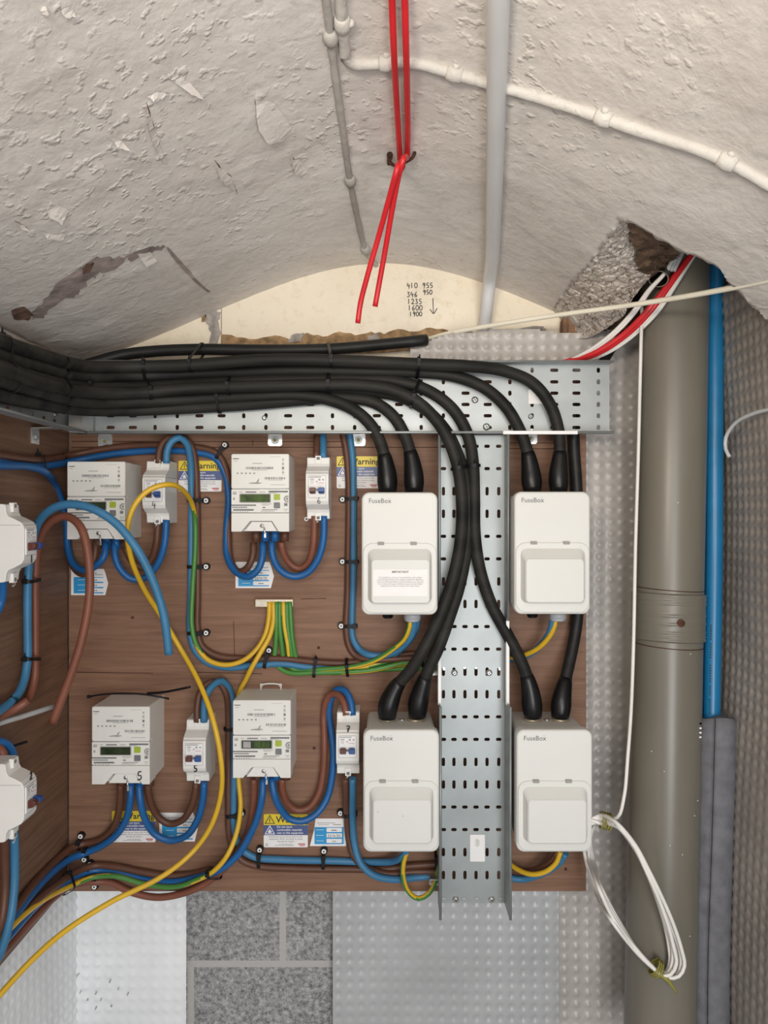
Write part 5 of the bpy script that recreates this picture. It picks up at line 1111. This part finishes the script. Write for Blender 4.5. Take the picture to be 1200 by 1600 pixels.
E['g5'] = earth([(453, 940, 1.188), (455, 975, 1.187), (458, 1005, 1.190), (468, 1037, 1.197), (500, 1050, 1.197), (600, 1046, 1.196), (700, 1042, 1.195)], 'green earth wire rightmost under the bar', PI, .2)
E['b2'] = earth([(700, 1034, 1.196), (790, 1030), (818, 1024, 1.183), (842, 1012, 1.166), (860, 992, 1.150), (867, 975, 1.142), (868, 962, 1.139)], 'yellow earth wire bending up into the gland of the upper right fuse box', .1, .05)
E['b3'] = earth([(688, 1300, 1.194), (686, 1340, 1.19), (682, 1372, 1.185), (670, 1396, 1.178), (654, 1404, 1.172), (638, 1393, 1.166), (630, 1370, 1.158), (631, 1345, 1.150), (638, 1325, 1.144)], 'earth wire looping below the lower left fuse box', PI, 1.6)
E['b4'] = earth([(792, 1346, 1.19), (808, 1358, 1.178), (830, 1366, 1.165), (852, 1362, 1.155), (869, 1348, 1.147), (876, 1330, 1.143)], 'yellow earth wire looping below the lower right fuse box', .3, .2)

# earth bar
q = P(430, 941, 1.2); t = thing('earth_bar', 'small silver earth terminal bar with yellow and green wires hanging from it', 'terminal block', q)
b = MB(); b.box((0, -.0065, 0), (.0585, .013, .0118)); b.build('bar', 'brass', t, bevel=.0006)
for i in range(9):
    for z_ in (.0028, -.0026):
        if i in (0, 8) and z_ < 0: continue
        x_ = -.0245+.0061*i+(.0014 if z_ < 0 else 0); zz_ = .0 if i in (0, 8) else z_
        b = MB(); b.cyl((x_, -.013, zz_), (x_, -.0142, zz_), .0026 if i in (0, 8) else .0017, 10); o = b.build('screw', 'bright_steel', t)
        c = MB(); c.box((x_, -.0143, zz_), (.0028, .0002, .0006), 0, Matrix.Rotation(.6*i, 3, 'Y')); c.build('screw_slot', 'ink', o)

# ------------------------------------------------------------------ screwed clips round the pairs of cables
CG = 'black screwed cable clips on the board'
def clip(px, py, ang, span, label, side=1, hgt=.0135, Y=1.2, screw=True, wall=False, grp=CG):
    """strap across the cables: ang = direction of the strap in the picture (degrees, 0 = horizontal)"""
    if wall: t = thing('cable_clip', label, 'cable clip', (XS, Y, P(px, py, Y).z), grp, PI/2)
    else:
        c = P(px, py, Y-hgt); t = thing('cable_clip', label, 'cable clip', (c.x, Y, c.z), grp)
    a = math.radians(ang); u = Vector((math.cos(a), 0, math.sin(a))); v = Vector((-u.z, 0, u.x)); s = span/2
    b = MB(); prof = [(-s-.001, .0005), (-s-.001, hgt*.55), (-s+.002, hgt*.92), (-s*.4, hgt), (s*.4, hgt), (s-.002, hgt*.92), (s+.001, hgt*.55), (s+.001, .0005)]
    n = len(prof); th = .0011; w_ = .0026
    for dv_, dt in ((-w_, 0), (w_, 0), (w_, th), (-w_, th)):
        for x_, h_ in prof: sc = 1+(dt/max(s, .004)); b.v.append(tuple(u*x_*sc+v*dv_+Vector((0, -h_-dt, 0))))
    for i in range(n-1):
        for k in range(4): k2 = (k+1) % 4; b.f.append((k*n+i, k*n+i+1, k2*n+i+1, k2*n+i)); b.m.append(0); b.sm.append(False)
    b.box(u*s*.75+Vector((0, -hgt-.002, 0)), (.0065, .004, .0065), 0, Matrix.Rotation(-a, 3, 'Y')); b.build('strap', 'tie_black', t)
    if screw:
        p = u*(side*(s+.0052)); b = MB(); b.cyl(p, p+Vector((0, -.0065, 0)), .0056, 14); b.box(p*.9+Vector((0, -.003, 0)), (.009, .005, .006), 0, Matrix.Rotation(-a, 3, 'Y')); b.build('base', 'tie_black', t)
        b = MB(); b.cyl(p+Vector((0, -.0065, 0)), p+Vector((0, -.0082, 0)), .0036, 12); sc_ = b.build('screw', 'paper_white', t)
        b = MB(); b.cyl(p+Vector((0, -.0083, 0)), p+Vector((0, -.0085, 0)), .0014, 8); b.build('screw_recess', 'ink', sc_)
    return t
clip(304, 782, 0, .022, 'black cable clip on the vertical cables right of the upper left isolator, topmost of three')
clip(304, 886, 0, .022, 'black cable clip on the vertical cables right of the upper left isolator, middle of three')
clip(304, 990, 0, .022, 'black cable clip on the vertical cables right of the upper left isolator, lowest of three')
clip(342, 708, 60, .020, 'black cable clip at the upper left corner of the upper middle meter')
clip(549, 779, 5, .018, 'black cable clip left of the fuse box with the notice, topmost of three', -1)
clip(549, 878, 0, .018, 'black cable clip left of the fuse box with the notice, middle of three', -1)
clip(547, 979, 0, .018, 'black cable clip left of the fuse box with the notice, lowest of three', -1)
clip(415, 1033, 75, .021, 'black cable clip on the horizontal cables left of the earth wires')
clip(362, 1276, 8, .018, 'black cable clip below the lower middle meter, left of the Warning sticker')
clip(404, 1347, 88, .021, 'black cable clip on the bottom cables, below the Warning sticker')
clip(505, 1349, 88, .021, 'black cable clip on the bottom cables, below the test sticker with the date')
clip(546, 1276, 0, .019, 'black cable clip on the pair below the isolator marked 7', -1, hgt=.02)
clip(121, 1322, 80, .014, 'black cable clip on the brown cable in the corner below the meter marked 5')
clip(131, 1334, 80, .014, 'black cable clip on the blue cable just below the one on the brown cable', -1)
clip(135, 1367, 80, .016, 'black cable clip on the blue cables in the corner above the white membrane')
clip(147, 1377, 80, .014, 'black cable clip lowest in the corner, at the bottom edge of the board', -1)
clip(682, 1350, 90, .024, 'black tie on the cables beside the lower part of the vertical tray', screw=False)
G2 = 'black cable ties on the meter tails'
tie([W['i4b'], W['i4n'], E['g1'], E['g2']], 492, 'black cable tie round the horizontal cables below the earth bar, left one', r=.0056, grp=G2)
tie([W['i4b'], W['i4n'], E['g1'], E['g2']], 540, 'black cable tie round the horizontal cables below the earth bar, right one', r=.0056, grp=G2)
tie([W['i5n'], W['i5b']], 3137, 'black cable tie on the pair of cables left of the lower middle meter', r=.006, grp=G2)
tie([W['m7sb'], W['m7sn'], E['y2']], 334, 'black cable tie round the bundle under the isolator marked 5', r=.006, grp=G2)
tie([W['topbrown'], W['topblue']], 62, 'black cable tie on the pair of cables in the upper left corner', r=.006, grp=G2)
tie([[p for p in W['looseb'] if proj(p)[0] < 75], [p for p in W['loosen'] if proj(p)[0] < 75]], 2907, 'black cable tie just below the isolator marked 1', r=.006, grp=G2)
tie([[p for p in W['looseb'] if proj(p)[0] < 75], [p for p in W['loosen'] if proj(p)[0] < 75]], 3031, 'black cable tie on the left wall cables above the grey strip', r=.006, grp=G2)
tie([W['m7sb'], W['m7sn'], W['m7x'], E['y2']], 104, 'black cable tie round the bundle in the lower left corner above the white membrane', r=.006, grp=G2)
tie([E['g1'], E['g3'], E['g4']], 660, 'black cable tie on the earth wires beside the vertical tray', r=.0045, grp=G2)
t = thing('wall_screw', 'single pale screw in the board below the isolator of the upper middle meter', 'screw', P(479, 811, 1.2))
b = MB(); b.cyl((0, 0, 0), (0, -.003, 0), .0034, 14); b.build('head', 'paper_white', t); b = MB(); b.cyl((0, -.0031, 0), (0, -.0033, 0), .0014, 8); b.build('recess', 'ink', t)

# loose tie lying on the meter marked 5
b = MB(); b.tube(cr([P(137, 1089, 1.13), P(160, 1085, 1.128), P(190, 1083.5, 1.127), P(225, 1085, 1.128), P(250, 1089, 1.13), P(264, 1092, 1.135)], .006), .0014, 6); b.box(P(139, 1088.5, 1.129), (.005, .004, .004))
tag(b.build('cable_tie', 'tie_black'), 'loose black cable tie lying across the top of the meter marked 5', 'cable tie')
b = MB(); b.tube(cr([P(230, 1083.5, 1.17), P(256, 1081.5, 1.165), P(280, 1077, 1.16), P(297, 1073.5, 1.155)], .006), [.0016]*3+[.0021]*40 if False else .0019, 6)
tag(b.build('cable_tie', 'tie_black'), 'black cable tie end sticking out right from the top of meter 5', 'cable tie')

# ------------------------------------------------------------------ red cables from the vault
def rv(x, y, off=.006): return V(x, y, off)
hk = V(622, 243, .006)
def red(pts, label, r=.0034): return cable('red_cable', pts, r, 'red_pvc', label, 'cable', 'red cables hanging from the vault')[1]
A = red([V(609, -90, .01), V(612, -20, .01), V(615, 60, .02), V(619, 140, .015), V(623, 210, .011), V(625, 246, .010), P(621, 262, .872), P(608, 310, .90), P(590, 375, .94), P(573, 435, .965), P(563, 475, .98), P(559, 505, .985)], 'left red cable from the vault, the longer of the two hanging ends')
A2 = red([V(630, -90, .01), V(632, -20, .01), V(634, 60, .02), V(636, 140, .015), V(637, 205, .009), V(636, 238, .007), P(630, 250, .868), P(624, 270, .88), P(614, 320, .91), P(602, 390, .95), P(593, 440, .97), P(586, 479, .98)], 'right red cable from the vault, the shorter of the two hanging ends')
t = thing('ceiling_hook', 'rusty hook and screw in the vault holding the red cables', 'hook', V(622, 243)); l0 = t.location
b = MB(); b.tube(cr([V(607, 242, .001)-l0, V(609, 246, .010)-l0, V(620, 247, .017)-l0, V(634, 243, .014)-l0, V(645, 239, .009)-l0, V(648, 238, .0)-l0], .003), .0022, 8); b.build('bar', 'rust', t)
b = MB(); b.tube([V(609, 240, .002)-l0, V(609, 240, .011)-l0], [.004, .0032], 10); b.tube([V(608, 250, .001)-l0, V(608, 250, .008)-l0], [.003, .0028], 10); b.build('screw', 'rust', t)
b = MB(); b.tube(cr([V(618, 250, .016)-l0, V(626, 254, .017)-l0, V(631, 246, .017)-l0, V(624, 240, .016)-l0], .003), .002, 6); b.build('tie_wire', 'red_pvc', t)

# ------------------------------------------------------------------ red and white cables from the hole
for i, (m_, r_, off, lab) in enumerate((('red_pvc', .0042, 0, 'red cable curving out of the broken hole onto the end of the tray, upper one'), ('red_pvc', .0042, 6, 'red cable curving out of the broken hole onto the end of the tray, lower one'),
    ('white_pvc', .0030, -9, 'white cable left of the red ones coming out of the broken hole'), ('white_pvc', .0028, -14, 'thin white cable leftmost of those coming out of the conduit stub'),
    ('white_pvc', .0030, 13, 'white cable right of the red ones coming out of the broken hole'), ('white_pvc', .0030, 19, 'outermost white cable on the right of the bundle from the broken hole'))):
    Y0 = 1.10 if m_ == 'red_pvc' else 1.105
    o = off
    if off < 0: pts = [P(1060, 385, 1.09), P(1040, 425, 1.088), P(1020+o*.4, 452, 1.10), P(1000+o*.8, 487, 1.118), P(968+o*.9, 522, 1.14), P(925+o*.6, 550, 1.165), P(885, 566+o*.1, 1.185), P(850, 574, 1.19)]
    else: pts = [P(1100+o*.2, 372, 1.10), P(1077+o*.3, 402, 1.098), P(1046+o*.6, 442, 1.098), P(1012+o*.9, 485, 1.108), P(975+o*.9, 522, 1.135), P(930+o, 551, 1.16), P(885+o, 565+o*.05, 1.185), P(845+o, 575, 1.19)]
    cable('data_cable', pts, r_, m_, lab, 'cable', 'red and white cables from the broken hole')
for i in range(3):
    cable('data_cable', [P(1076-i*6, 372, 1.09), P(1064-i*6, 400, 1.088), P(1053-i*5, 424, 1.09)], .0026, 'grey_pvc', ('grey cable end emerging beside the conduit stub, nearest the red cables', 'grey cable end emerging beside the conduit stub, middle of three', 'grey cable end emerging beside the conduit stub, nearest the stub')[i], 'cable', 'grey cable ends in the hole')
cable('cream_cable', [P(1290, 415, .80), P(1200, 438, .88), P(1100, 458, .97), P(990, 476, 1.06), P(860, 494, 1.14), P(760, 510, 1.19), P(700, 521, 1.22), P(664, 531, 1.244)], .0036, 'cream_pvc', 'taut cream cable stretched from the right edge across the soil pipe to the back wall', 'cable')
# white cable down to the hanging coil
C0 = [P(1003, 478, 1.13), P(1002, 520, 1.12), P(1000, 600, 1.115), P(997, 720, 1.11), P(993, 850, 1.105), P(990, 1000, 1.095), P(986, 1110, 1.09), P(981, 1180, 1.085), P(975, 1245, 1.08), P(965, 1277, 1.078)]
pts = C0[:]
cx, cy, ax, ay = 993, 1401, 0, 0
path = [(940, 1280), (965, 1290), (992, 1322), (1012, 1362), (1030, 1405), (1045, 1445), (1055, 1480), (1058, 1505), (1050, 1522), (1036, 1524), (1020, 1512), (992, 1482), (960, 1438), (935, 1390), (920, 1340), (917, 1305), (923, 1285)]
rx = random.Random(4); ccx = sum(p[0] for p in path)/len(path); ccy = sum(p[1] for p in path)/len(path)
for turn in range(6):
    g = (turn-2.5)*.042
    for i, (x, y) in enumerate(path):
        s = 1+g*(.6+1.0*math.sin(PI*(i/len(path)))**2)
        X = ccx+(x-ccx)*s+rx.uniform(-1, 1); Yp = ccy+(y-ccy)*(1+g*.35)+rx.uniform(-1.5, 1.5)
        dep = 1.055-.006*math.sin(2*PI*i/len(path))-.0035*((turn*2) % 6)
        if X < 935 and 1290 < Yp < 1440: dep = 1.10-.0035*((turn*2) % 6)+(.06 if X < 930 else .03)
        if i in (0, 16): dep = max(dep, 1.085)
        pts.append(P(X, Yp, dep))
pts.append(P(945, 1290, 1.08)); pts.append(P(938, 1292, 1.09))
co, cps = cable('cable_coil', pts, .0026, 'white_pvc', 'hanging coil of thin white cable beside the lower right fuse box', 'cable', seg=8)
def wrap(px, py, Y, d, n, label, L=.016, R=.011, tail_=None):
    b = MB(); c = P(px, py, Y); d = Vector(d).normalized(); e1 = d.orthogonal().normalized(); e2 = d.cross(e1); ps = []
    for k in range(n*12+1):
        a = 2*PI*k/12; ps.append(c+d*(L*(k/(n*12)-.5))+e1*math.cos(a)*R+e2*math.sin(a)*R)
    b.tube(ps, .0014, 6)
    if tail_:
        q = [P(*z) for z in tail_]; b.tube(cr(q, .004), [.0050*(1-.8*i/(len(cr(q, .004))-1)) for i in range(len(cr(q, .004)))], 6)
    tag(b.build('wire_tie', 'gold_tie'), label, 'wire tie', 'olive wire ties on the coil')
wrap(947, 1283, 1.078, (1, 0, -.25), 4, 'olive twisted wire tie round the top of the white coil')
wrap(1025, 1512, 1.052, (1, 0, -.8), 3, 'olive wire tie with a pointed yellow tail at the bottom of the white coil', .010, .0115, [(1030, 1520, 1.045), (1044, 1532, 1.04), (1051, 1542, 1.04), (1058, 1552, 1.04)])
# thin grey cable on the right wall
cable('grey_cable', [P(1260, 632, .93), P(1200, 640, .99), P(1172, 648, 1.02), P(1148, 662, 1.05), P(1134, 684, 1.07), P(1134, 702, 1.07), P(1140, 714, 1.065)], .0026, 'grey_pvc', 'thin grey cable curling against the right wall membrane', 'cable')
